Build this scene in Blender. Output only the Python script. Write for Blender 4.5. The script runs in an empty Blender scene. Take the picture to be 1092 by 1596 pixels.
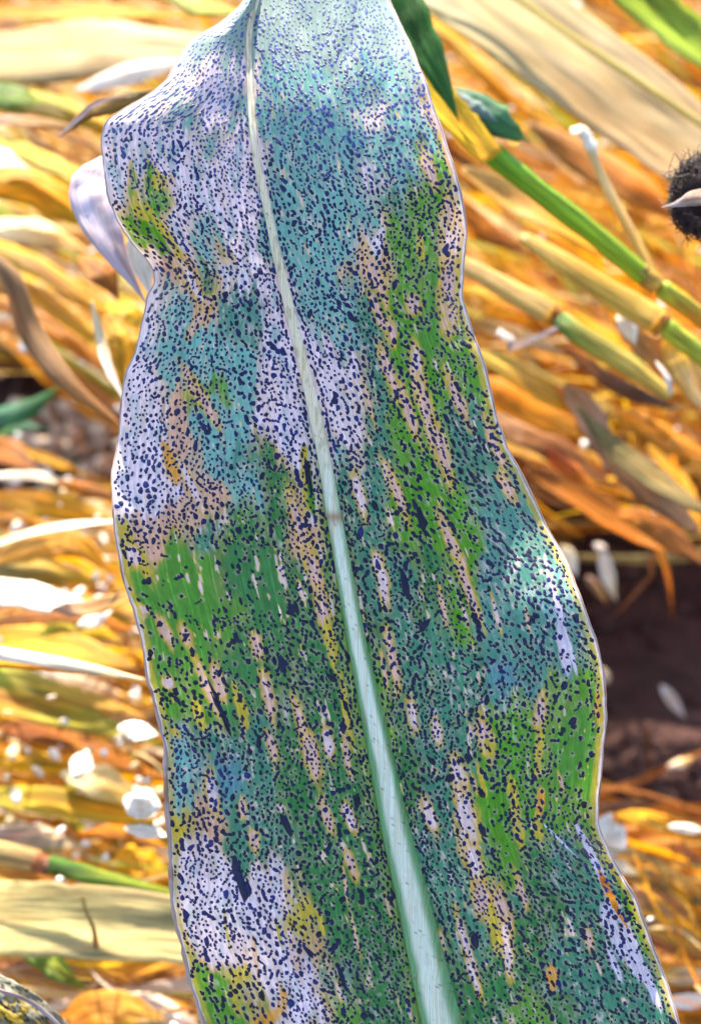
import bpy, math, random
import numpy as np
from mathutils import Vector
random.seed(7)
rng = np.random.default_rng(7)

# ------------------------------------------------------------------ camera, sky, sun, exposure
SC = bpy.context.scene
H = 0.75                      # camera height, metres
WPD = 0.4375                  # width of the view per metre of distance
cam_d = bpy.data.cameras.new('camera'); cam = bpy.data.objects.new('camera', cam_d)
SC.collection.objects.link(cam); SC.camera = cam
cam.location = (0, 0, H); cam.rotation_euler = (math.radians(45), 0, 0)
cam_d.sensor_fit = 'HORIZONTAL'; cam_d.sensor_width = 36; cam_d.lens = 36 / WPD
cam_d.clip_start = 0.01; cam_d.clip_end = 500
cam_d.dof.use_dof = True; cam_d.dof.focus_distance = 0.402; cam_d.dof.aperture_fstop = 16.5
cam_d.dof.aperture_blades = 0
SUN_EL, SUN_AZ = 36.0, -5.0   # azimuth from +Y, negative = to the left
SC.render.resolution_x, SC.render.resolution_y = 700, 1024
W = bpy.data.worlds.new('World'); SC.world = W; W.use_nodes = True
nt = W.node_tree; bg = nt.nodes['Background']
sky = nt.nodes.new('ShaderNodeTexSky'); sky.sky_type = 'NISHITA'; sky.sun_disc = False
sky.sun_elevation = math.radians(SUN_EL); sky.sun_rotation = math.radians(SUN_AZ)
nt.links.new(sky.outputs[0], bg.inputs[0]); bg.inputs[1].default_value = 0.15
sl = bpy.data.lights.new('sun', 'SUN'); sl.energy = 5.0; sl.angle = math.radians(0.5); sl.color = (1, .89, .72)
so = bpy.data.objects.new('sun', sl); SC.collection.objects.link(so)
e_, a_ = math.radians(SUN_EL), math.radians(SUN_AZ)
sun_dir = Vector((math.sin(a_) * math.cos(e_), math.cos(a_) * math.cos(e_), math.sin(e_)))
so.rotation_euler = sun_dir.to_track_quat('Z', 'Y').to_euler()
SC.view_settings.view_transform = 'Standard'; SC.view_settings.look = 'None'
SC.view_settings.exposure = 1.66
SC.cycles.max_bounces = 8; SC.cycles.sample_clamp_indirect = 8; SC.cycles.use_denoising = True

# ------------------------------------------------------------------ pixel (1092 x 1596 photo) + distance -> world
C45 = math.sqrt(.5)
FW = np.array([0, C45, -C45]); UP = np.array([0, C45, C45]); RT = np.array([1., 0, 0]); CAM = np.array([0, 0, H])
def world(px, py, d):
    px, py, d = np.broadcast_arrays(np.asarray(px, float), np.asarray(py, float), np.asarray(d, float))
    k = WPD / 1092.0
    return (CAM + d[..., None] * FW + ((px - 546) * k * d)[..., None] * RT + ((798 - py) * k * d)[..., None] * UP)
def ground_depth(py): return H / (C45 * (1 - (798 - np.asarray(py, float)) * WPD / 1092))

# ------------------------------------------------------------------ noise
def vnoise(x, y, seed):
    x, y = np.broadcast_arrays(np.asarray(x, float), np.asarray(y, float))
    xi, yi = np.floor(x).astype(np.int64), np.floor(y).astype(np.int64)
    fx, fy = x - xi, y - yi; fx = fx * fx * (3 - 2 * fx); fy = fy * fy * (3 - 2 * fy)
    def h(a, b):
        n = (a * 374761393 + b * 668265263 + seed * 982451653) & 0x7fffffff
        n = ((n ^ (n >> 13)) * 1274126177) & 0x7fffffff
        n = ((n ^ (n >> 16)) * 668265263) & 0x7fffffff
        return (n & 0xffffff) / float(0xffffff)
    return (h(xi, yi) * (1 - fx) + h(xi + 1, yi) * fx) * (1 - fy) + (h(xi, yi + 1) * (1 - fx) + h(xi + 1, yi + 1) * fx) * fy
def fnoise(x, y, seed, o=3):
    s, a, t = 0, 1, 0
    for i in range(o):
        s = s + a * vnoise(x * 2 ** i, y * 2 ** i, seed + 17 * i); t += a; a *= .55
    return s / t
def sstep(a, b, x): 
    t = np.clip((x - a) / (b - a), 0, 1); return t * t * (3 - 2 * t)

# ------------------------------------------------------------------ object helpers
COL = SC.collection
def tag(o, label=None, cat=None, group=None, kind=None):
    if label: o['label'] = label
    if cat: o['category'] = cat
    if group: o['group'] = group
    if kind: o['kind'] = kind
    return o
def empty(name, loc):
    o = bpy.data.objects.new(name, None); COL.objects.link(o); o.location = Vector(loc); o.empty_display_size = .01
    return o
def mesh_obj(name, V, F, mats, parent=None, colors=None, uv=None, smooth=True, mat_idx=None, solid=None):
    me = bpy.data.meshes.new(name)
    V = np.asarray(V, np.float32); origin = V.mean(0)
    F = [list(map(int, f)) for f in F] if not isinstance(F, np.ndarray) else F
    if isinstance(F, np.ndarray):
        n, k = F.shape
        me.vertices.add(len(V)); me.vertices.foreach_set('co', V.ravel())
        me.loops.add(n * k); me.loops.foreach_set('vertex_index', F.ravel().astype(np.int32))
        me.polygons.add(n); me.polygons.foreach_set('loop_start', (np.arange(n) * k).astype(np.int32))
        me.update(calc_edges=True)
    else:
        me.from_pydata(V.tolist(), [], F)
    for m in (mats if isinstance(mats, (list, tuple)) else [mats]): me.materials.append(m)
    if smooth: me.polygons.foreach_set('use_smooth', [True] * len(me.polygons))
    if mat_idx is not None: me.polygons.foreach_set('material_index', np.asarray(mat_idx, np.int32))
    if colors is not None:
        a = me.color_attributes.new('tint', 'FLOAT_COLOR', 'POINT')
        c = np.ones((len(V), 4), np.float32); c[:, :3] = colors; a.data.foreach_set('color', c.ravel())
    if uv is not None:
        l = me.uv_layers.new(name='UVMap'); vi = np.empty(len(me.loops), np.int32); me.loops.foreach_get('vertex_index', vi)
        l.data.foreach_set('uv', np.asarray(uv, np.float32)[vi].ravel())
    me.update()
    o = bpy.data.objects.new(name, me); COL.objects.link(o)
    if parent is not None:
        me.transform(__import__('mathutils').Matrix.Translation(-parent.location)); o.parent = parent
    else:
        me.transform(__import__('mathutils').Matrix.Translation(-Vector(origin.tolist()))); o.location = Vector(origin.tolist())
    if solid:
        m = o.modifiers.new('thickness', 'SOLIDIFY'); m.thickness = solid; m.offset = -1
    return o

# ------------------------------------------------------------------ materials
def new_mat(name):
    m = bpy.data.materials.new(name); m.use_nodes = True; t = m.node_tree
    return m, t, t.nodes['Principled BSDF'], t.nodes['Material Output']
def N(t, typ, **kw):
    n = t.nodes.new(typ)
    for k, v in kw.items(): setattr(n, k, v)
    return n
def math_node(t, op, a, b):
    n = N(t, 'ShaderNodeMath', operation=op)
    for i, v in enumerate((a, b)):
        if hasattr(v, 'links'): t.links.new(v, n.inputs[i])
        else: n.inputs[i].default_value = v
    return n.outputs[0]
def mixrgb(t, mode, fac, a, b):
    n = N(t, 'ShaderNodeMix', data_type='RGBA', blend_type=mode)
    for i, v in ((0, fac), (6, a), (7, b)):
        if hasattr(v, 'links'): t.links.new(v, n.inputs[i])
        else: n.inputs[i].default_value = v
    return n.outputs[2]
def uv_scaled(t, sx, sy):
    u = N(t, 'ShaderNodeUVMap'); mp = N(t, 'ShaderNodeMapping'); mp.inputs['Scale'].default_value = (sx, sy, 1)
    t.links.new(u.outputs[0], mp.inputs[0]); return mp.outputs[0]
def noise_tex(t, vec, scale, detail=3, rough=.55):
    n = N(t, 'ShaderNodeTexNoise'); n.inputs['Scale'].default_value = scale; n.inputs['Detail'].default_value = detail
    n.inputs['Roughness'].default_value = rough; t.links.new(vec, n.inputs['Vector']); return n.outputs['Fac']
def ramp(t, fac, a, b):
    n = N(t, 'ShaderNodeMapRange'); n.inputs[1].default_value = a[0]; n.inputs[2].default_value = b[0]
    n.inputs[3].default_value = a[1]; n.inputs[4].default_value = b[1]; t.links.new(fac, n.inputs[0]); return n.outputs[0]

def leaf_tissue_material():
    # uv in photo pixels: u across the veins, v along them
    m, t, p, out = new_mat('spotted_leaf_tissue')
    at = N(t, 'ShaderNodeAttribute', attribute_name='tint')
    vein = noise_tex(t, uv_scaled(t, .28, .012), 1.0, 3, .6)
    fine = noise_tex(t, uv_scaled(t, .22, .07), 1.0, 4, .7)
    c = mixrgb(t, 'MULTIPLY', 1.0, at.outputs[0], ramp(t, vein, (.3, .80), (.7, 1.18)))
    c = mixrgb(t, 'MULTIPLY', 1.0, c, ramp(t, fine, (.3, .80), (.7, 1.22)))
    t.links.new(c, p.inputs['Base Color'])
    p.inputs['Roughness'].default_value = .42; p.inputs['Specular IOR Level'].default_value = .22
    w = N(t, 'ShaderNodeTexWave', wave_type='BANDS', bands_direction='X'); w.inputs['Scale'].default_value = .036
    w.inputs['Distortion'].default_value = .4
    t.links.new(uv_scaled(t, 1, .02), w.inputs['Vector'])
    hgt = math_node(t, 'ADD', math_node(t, 'MULTIPLY', fine, .8), math_node(t, 'ADD', vein, math_node(t, 'MULTIPLY', w.outputs['Fac'], .5)))
    b = N(t, 'ShaderNodeBump'); b.inputs['Strength'].default_value = .35; b.inputs['Distance'].default_value = .0003
    t.links.new(hgt, b.inputs['Height']); t.links.new(b.outputs[0], p.inputs['Normal'])
    tr = N(t, 'ShaderNodeBsdfTranslucent'); t.links.new(c, tr.inputs[0]); t.links.new(b.outputs[0], tr.inputs['Normal'])
    ms = N(t, 'ShaderNodeMixShader'); ms.inputs[0].default_value = .22
    t.links.new(p.outputs[0], ms.inputs[1]); t.links.new(tr.outputs[0], ms.inputs[2]); t.links.new(ms.outputs[0], out.inputs[0])
    return m
def spot_material():
    m, t, p, out = new_mat('tar_spot_crust')
    g = N(t, 'ShaderNodeNewGeometry'); n = noise_tex(t, g.outputs['Position'], 900, 2)
    at = N(t, 'ShaderNodeAttribute', attribute_name='tint')
    t.links.new(mixrgb(t, 'MULTIPLY', 1.0, at.outputs[0], ramp(t, n, (.3, .6), (.7, 1.4))), p.inputs['Base Color'])
    p.inputs['Roughness'].default_value = .5; p.inputs['Specular IOR Level'].default_value = .3
    return m
def dry_material(name, trans=.35, rough=.5, streak=.35, bump=.4):
    m, t, p, out = new_mat(name)
    at = N(t, 'ShaderNodeAttribute', attribute_name='tint')
    s1 = noise_tex(t, uv_scaled(t, 14, .9), 1.0, 4, .65); s2 = noise_tex(t, uv_scaled(t, 2.2, .5), 1.0, 3, .6)
    c = mixrgb(t, 'MULTIPLY', 1.0, at.outputs[0], ramp(t, s1, (.3, 1 - streak), (.7, 1 + streak)))
    s3 = noise_tex(t, uv_scaled(t, 5, .35), 1.0, 2, .5)
    c = mixrgb(t, 'MULTIPLY', 1.0, c, ramp(t, s3, (.32, .55 if streak > .3 else .85), (.68, 1.4 if streak > .3 else 1.12)))
    blot = N(t, 'ShaderNodeMix', data_type='RGBA', blend_type='MULTIPLY'); t.links.new(ramp(t, s2, (.45, 0), (.72, .75)), blot.inputs[0])
    t.links.new(c, blot.inputs[6]); blot.inputs[7].default_value = (.85, .55, .32, 1); c = blot.outputs[2]
    t.links.new(c, p.inputs['Base Color']); p.inputs['Roughness'].default_value = rough; p.inputs['Specular IOR Level'].default_value = .28
    b = N(t, 'ShaderNodeBump'); b.inputs['Strength'].default_value = bump; b.inputs['Distance'].default_value = .002
    t.links.new(s1, b.inputs['Height']); t.links.new(b.outputs[0], p.inputs['Normal'])
    tr = N(t, 'ShaderNodeBsdfTranslucent'); t.links.new(c, tr.inputs[0])
    ms = N(t, 'ShaderNodeMixShader'); ms.inputs[0].default_value = trans
    t.links.new(p.outputs[0], ms.inputs[1]); t.links.new(tr.outputs[0], ms.inputs[2]); t.links.new(ms.outputs[0], out.inputs[0])
    return m
def soil_material():
    m, t, p, out = new_mat('brown_soil')
    g = N(t, 'ShaderNodeNewGeometry')
    n = noise_tex(t, g.outputs['Position'], 38, 6, .7); n2 = noise_tex(t, g.outputs['Position'], 5, 3)
    r = N(t, 'ShaderNodeValToRGB'); r.color_ramp.elements[0].position = .3; r.color_ramp.elements[1].position = .75
    r.color_ramp.elements[0].color = (.035, .014, .010, 1); r.color_ramp.elements[1].color = (.14, .060, .045, 1)
    t.links.new(n, r.inputs[0]); c = mixrgb(t, 'MULTIPLY', 1.0, r.outputs[0], ramp(t, n2, (.3, .7), (.7, 1.2)))
    t.links.new(c, p.inputs['Base Color']); p.inputs['Roughness'].default_value = .95
    b = N(t, 'ShaderNodeBump'); b.inputs['Strength'].default_value = .8; b.inputs['Distance'].default_value = .02
    t.links.new(n, b.inputs['Height']); t.links.new(b.outputs[0], p.inputs['Normal'])
    return m
M_TISSUE, M_SPOT = leaf_tissue_material(), spot_material()
M_DRY = dry_material('dry_leaf_tissue', trans=.42, rough=.45, streak=.5, bump=.6); M_STEM = dry_material('stalk_skin', trans=.2, rough=.36, streak=.4, bump=.5)
M_SOIL = soil_material()

# ------------------------------------------------------------------ ground
gx = np.concatenate([[-60, -15, -5], np.linspace(-2, 2, 81), [5, 15, 60]]); gy = np.concatenate([[-60, -15, -3], np.linspace(-1, 3, 81), [6, 20, 90]])
GX, GY = np.meshgrid(gx, gy); inn = (np.abs(GX) < 2) & (GY > -1) & (GY < 3)
GZ = np.where(inn, (fnoise(GX * 9, GY * 9, 5, 4) - .5) * .05, 0)
gv = np.stack([GX, GY, GZ], -1).reshape(-1, 3); nx_, ny_ = len(gx), len(gy)
ii = (np.arange(ny_ - 1)[:, None] * nx_ + np.arange(nx_ - 1)[None]).ravel()
gr = mesh_obj('ground', gv, np.stack([ii, ii + 1, ii + nx_ + 1, ii + nx_], 1), M_SOIL); gr['kind'] = 'structure'

# ================================================================== THE SPOTTED LEAF
K = lambda s: np.array([[float(v) for v in q.split(',')] for q in s.split()])
MID = K('-420,470 -200,428 -60,410 0,401 30,391 60,387 120,389 200,394 260,402 300,412 400,432 500,456 600,481 700,503 800,520 900,538 1000,556 1100,577 1200,597 1300,618 1400,643 1500,666 1600,690 1800,738 2100,800')
LEF = K('-420,462 -200,410 -60,392 -15,389 5,378 20,362 35,345 60,300 95,274 120,262 145,235 165,200 188,166 215,157 250,160 300,166 340,182 380,207 400,226 420,240 440,242 460,230 500,222 550,212 580,197 620,190 680,186 740,175 800,175 850,183 900,190 950,208 1000,222 1060,229 1100,243 1160,256 1220,258 1300,263 1400,267 1450,276 1520,294 1600,317 1800,380 2100,520')
RIG = K('-420,500 -200,560 -60,590 0,606 70,640 130,665 210,690 260,708 310,719 360,727 420,722 460,718 500,731 550,749 600,764 640,769 700,790 750,820 820,851 880,886 940,908 1000,931 1060,943 1120,945 1180,939 1250,931 1290,933 1350,961 1400,989 1470,1016 1540,1041 1600,1060 1800,1100 2100,1080')
YS = np.arange(-420, 2101, 2.0)
def smooth(k, w=9):
    v = np.interp(YS, k[:, 0], k[:, 1]); g = np.exp(-np.linspace(-2, 2, 2 * w + 1) ** 2); g /= g.sum()
    return np.convolve(np.pad(v, w, mode='edge'), g, 'valid')
xm_t, xl_t, xr_t = smooth(MID, 18), smooth(LEF, 6), smooth(RIG, 8)
xl_t = xl_t + (fnoise(YS / 30, YS * 0, 3) - .5) * 4; xr_t = xr_t + (fnoise(YS / 40, YS * 0, 9) - .5) * 4
def xmid(y): return np.interp(y, YS, xm_t)
def leaf_px(s, y):
    m = xmid(y); l = np.interp(y, YS, xl_t); r = np.interp(y, YS, xr_t)
    return m + np.where(s < 0, s * (m - l), s * (r - m))
def leaf_depth(s, y):
    s, y = np.broadcast_arrays(np.asarray(s, float), np.asarray(y, float)); a = np.abs(s)
    px = leaf_px(s, y); am = np.abs(px - xmid(y))
    d = .402 - .012 * (y - 800) / 800
    tb = np.clip((330 - y) / 330, 0, 3); d = d + .011 * tb ** 2
    d = d + .0030 * np.exp(-(am / 42) ** 2) - .0042 * np.sin(math.pi * np.clip(a, 0, 1)) + .0055 * a ** 5
    L = s < 0
    d = d + np.where(L, .0028 * a ** 2 * np.sin(2 * math.pi * (y - 560) / 420), .0042 * a ** 2 * np.sin(2 * math.pi * (y - 330) / 390 + .5))
    d = d + np.where(L, .0016, .0018) * a ** 3 * np.sin(y / 34 + np.where(L, 0, 2))
    d = d + .010 * np.exp(-((y - 400) / 60) ** 2) * np.where(L, a ** 4, 0)
    d = d + .006 * np.exp(-((y - 1290) / 55) ** 2) * np.where(L, 0, a ** 4)
    d = d + (fnoise(px / 90, y / 160, 21, 3) - .5) * .0045
    return d
def leaf_pos(s, y): return world(leaf_px(s, y), y, leaf_depth(s, y))
def leaf_nrm(s, y):
    e = .004; a = leaf_pos(s + e, y) - leaf_pos(s - e, y); b = leaf_pos(s, y - 1.5) - leaf_pos(s, y + 1.5)
    n = np.cross(a, b); n /= np.linalg.norm(n, axis=-1, keepdims=True)
    return np.where((n @ FW)[..., None] > 0, -n, n)

# tissue map: one letter per 50 px square of the leaf, first column x = 150..200
# L bleached dead, P dying, T blue-green with some sky reflection painted in, t blue-green, G fresh green, D deep green, Y yellow, O orange, W pale with the hazy sky sheen painted in, g / b like G / T with few spots
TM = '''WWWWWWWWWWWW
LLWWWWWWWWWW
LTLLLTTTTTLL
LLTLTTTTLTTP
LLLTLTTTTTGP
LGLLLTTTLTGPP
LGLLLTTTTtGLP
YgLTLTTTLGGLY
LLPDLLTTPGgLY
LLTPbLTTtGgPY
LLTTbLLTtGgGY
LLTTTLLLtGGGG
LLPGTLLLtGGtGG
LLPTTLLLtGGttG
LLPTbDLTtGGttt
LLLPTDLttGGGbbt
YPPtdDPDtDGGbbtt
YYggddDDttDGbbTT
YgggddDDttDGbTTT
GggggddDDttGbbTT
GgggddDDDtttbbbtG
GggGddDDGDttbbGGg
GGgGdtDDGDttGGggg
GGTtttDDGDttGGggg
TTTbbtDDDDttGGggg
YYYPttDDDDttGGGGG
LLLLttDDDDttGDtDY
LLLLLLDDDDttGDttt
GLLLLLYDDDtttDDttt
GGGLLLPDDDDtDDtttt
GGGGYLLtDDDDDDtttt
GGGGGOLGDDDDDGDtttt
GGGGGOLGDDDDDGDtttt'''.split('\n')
CLS = 'LPTtGDYOWgbd'
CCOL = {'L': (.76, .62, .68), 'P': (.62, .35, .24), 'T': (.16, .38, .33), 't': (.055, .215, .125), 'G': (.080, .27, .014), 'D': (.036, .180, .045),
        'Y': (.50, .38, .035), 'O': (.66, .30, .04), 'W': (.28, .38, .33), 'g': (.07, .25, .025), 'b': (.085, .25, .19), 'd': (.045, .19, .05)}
NC = 26
grid = np.zeros((len(TM), NC), int)
for r_, row in enumerate(TM):
    row = (row + row[-1] * NC)[:NC]
    grid[r_] = [CLS.index(c) for c in row]
onehot = np.eye(len(CLS))[grid]
def cls_weights(px, py):
    fx = np.clip((px - 175) / 50, 0, NC - 1.001); fy = np.clip((py - 25) / 50, 0, len(TM) - 1.001)
    xi, yi = fx.astype(int), fy.astype(int); fx, fy = (fx - xi)[..., None], (fy - yi)[..., None]
    return (onehot[yi, xi] * (1 - fx) + onehot[yi, xi + 1] * fx) * (1 - fy) + (onehot[yi + 1, xi] * (1 - fx) + onehot[yi + 1, xi + 1] * fx) * fy
def vein_u(s, y):   # distance from the midrib in px as if the leaf were unwrapped: constant along a vein
    return s * 285.0
# individual lesions: px, py, half length, half width, lean (dx per dy), kind  (P/L core with yellow margin; K = black; S = pale scar; B blue; H frayed white)
LES = [(258, 985, 22, 9, .35, 'P'), (288, 990, 16, 9, .3, 'P'), (340, 1062, 26, 9, .3, 'P'), (322, 1070, 44, 7, .4, 'P'), (262, 1064, 10, 9, .2, 'L'), (310, 1112, 22, 9, .3, 'Y'),
       (375, 1100, 36, 8, .3, 'Y'), (400, 1008, 20, 9, .2, 'P'), (418, 1085, 36, 8, .2, 'P'), (424, 1165, 22, 7, .3, 'P'), (470, 1130, 40, 8, .3, 'P'), (486, 1180, 38, 12, .2, 'P'), (512, 1160, 24, 8, .2, 'L'),
       (206, 866, 17, 14, .3, 'L'), (272, 1140, 10, 8, .3, 'Y'), (222, 950, 8, 8, .3, 'L'), (330, 1230, 34, 11, .1, 'L'), (378, 1260, 16, 6, 0, 'P'), (395, 1310, 18, 8, .1, 'P'), (510, 1275, 26, 7, .3, 'P'), (545, 1275, 22, 8, .3, 'L'), (548, 1350, 24, 7, .3, 'P'),
       (590, 880, 22, 9, .3, 'H'), (598, 912, 30, 8, .1, 'H'), (612, 1025, 44, 7, .2, 'P'), (642, 1115, 26, 7, .2, 'L'), (680, 1140, 18, 8, .2, 'L'), (668, 1270, 28, 9, .3, 'L'), (755, 1150, 34, 11, .25, 'P'), (762, 1165, 14, 9, .2, 'Y'),
       (842, 1110, 26, 9, -.1, 'P'), (840, 1170, 40, 7, -.1, 'Y'), (841, 1252, 22, 7, -.1, 'O'), (936, 1105, 26, 9, 0, 'O'), (938, 1170, 40, 5, -.1, 'O'), (608, 748, 34, 7, .4, 'L'), (620, 770, 36, 7, .35, 'P'), (636, 640, 46, 8, .35, 'P'), (650, 580, 42, 10, .1, 'L'), (668, 650, 60, 10, .25, 'P'),
       (610, 520, 22, 7, .15, 'P'), (645, 475, 14, 12, .1, 'P'), (606, 580, 40, 8, .3, 'P'), (688, 700, 50, 9, .25, 'P'), (585, 430, 46, 9, .35, 'P'), (588, 485, 34, 7, .4, 'P'), (706, 380, 60, 15, 0, 'L'), (700, 470, 46, 14, 0, 'P'), (668, 262, 30, 9, .3, 'P'), (672, 178, 30, 8, .4, 'P'), (700, 330, 24, 7, .2, 'P'),
       (655, 385, 30, 6, .1, 'Y'), (700, 440, 40, 12, 0, 'P'), (720, 430, 50, 6, 0, 'Y'), (735, 540, 40, 6, .3, 'Y'), (712, 620, 40, 8, .4, 'P'), (770, 690, 40, 7, .4, 'P'), (790, 760, 20, 9, .4, 'P'), (705, 850, 50, 8, .4, 'P'), (730, 920, 50, 8, .35, 'P'), (560, 770, 34, 9, .2, 'L'),
       (300, 600, 30, 7, .5, 'P'), (322, 630, 34, 8, .5, 'P'), (266, 722, 34, 9, .3, 'O'), (300, 760, 40, 8, .5, 'L'), (282, 420, 44, 8, .55, 'P'), (300, 440, 40, 8, .5, 'L'), (320, 480, 20, 8, -.5, 'P'), (305, 505, 22, 8, -.6, 'P'), (228, 345, 30, 8, .5, 'Y'), (240, 368, 30, 14, .7, 'G'), (255, 360, 46, 7, .7, 'Y'),
       (212, 320, 24, 6, 0, 'Y'), (248, 282, 16, 10, 0, 'Y'), (470, 830, 60, 10, .28, 'P'), (492, 900, 50, 10, .25, 'P'), (505, 960, 40, 10, .2, 'P'), (515, 1000, 40, 9, .2, 'Y'), (478, 750, 60, 9, .1, 'Y'), (484, 770, 40, 6, .1, 'G'), (540, 1110, 60, 6, .15, 'Y'), (540, 1170, 34, 5, .1, 'P'),
       (716, 1215, 34, 12, .15, 'L'), (728, 1290, 60, 16, .12, 'L'), (740, 1350, 40, 12, .2, 'L'), (752, 1400, 30, 14, .1, 'P'), (782, 1430, 44, 14, .15, 'P'), (770, 1450, 40, 10, .15, 'Y'), (790, 1480, 40, 7, .1, 'L'), (728, 1480, 60, 6, .3, 'L'), (736, 1520, 30, 6, .35, 'L'), (860, 1525, 24, 9, .1, 'O'), (812, 1390, 26, 6, .3, 'P'), (918, 1465, 18, 6, .2, 'P'),
       (800, 1240, 30, 8, .2, 'Y'), (806, 1290, 34, 8, .2, 'Y'), (838, 1290, 22, 7, .1, 'Y'), (884, 1000, 50, 4, .3, 'S'), (870, 950, 50, 5, .3, 'S'), (852, 888, 24, 3, .15, 'S'), (878, 1010, 40, 9, .15, 'S'), (868, 1306, 26, 3, 1.0, 'S'), (912, 1310, 24, 5, .6, 'S'), (930, 1350, 54, 6, .5, 'S'), (962, 1420, 70, 7, .5, 'S'), (995, 1500, 60, 6, .5, 'S'), (955, 1450, 44, 12, .35, 'S'), (985, 1490, 44, 12, .4, 'S'), (1010, 1530, 44, 8, .4, 'S'), (956, 1500, 34, 5, .4, 'S'),
       (957, 1360, 60, 6, .5, 'Y'), (985, 1430, 60, 6, .42, 'G'), (782, 1050, 24, 26, 0, 'B'), (355, 1215, 30, 26, 0, 'B'), (540, 900, 0.1, .1, 0, 'P'),
       (376, 1375, 36, 8, .25, 'K'), (345, 1110, 30, 5, .45, 'K'), (336, 1085, 24, 4, .45, 'K'), (352, 1130, 16, 3, .4, 'K'), (445, 1285, 22, 8, .3, 'K'), (632, 915, 24, 9, .25, 'K'), (658, 815, 22, 8, .2, 'K'), (454, 950, 12, 9, .2, 'K'), (440, 1035, 13, 10, .3, 'K'), (535, 1530, 26, 6, .3, 'K'), (660, 975, 15, 7, -.4, 'K'),
       (480, 740, 30, 5, .1, 'K'), (290, 992, 8, 7, 0, 'K'), (342, 1050, 7, 6, 0, 'K'), (248, 972, 6, 5, 0, 'K')]
_r = random.Random(5)
for _i in range(34):
    _y = _r.uniform(600, 1590); _x = _r.uniform(290 + (_y - 600) * .05, 900)
    if _x < 430 and _y < 1220: continue
    LES.append((_x, _y, _r.uniform(10, 34), _r.uniform(2.2, 4), _r.uniform(.1, .3), _r.choice('PPLPY')))
for _i in range(9):
    _y = _r.uniform(620, 1590); LES.append((_r.uniform(470, 860), _y, _r.uniform(7, 14), _r.uniform(4, 7), _r.uniform(-.2, .4), 'K'))
HUE = {'P': 'P', 'L': 'L', 'Y': 'Y', 'O': 'O', 'G': 'G', 'S': 'L', 'H': 'L', 'B': 'b'}

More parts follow.
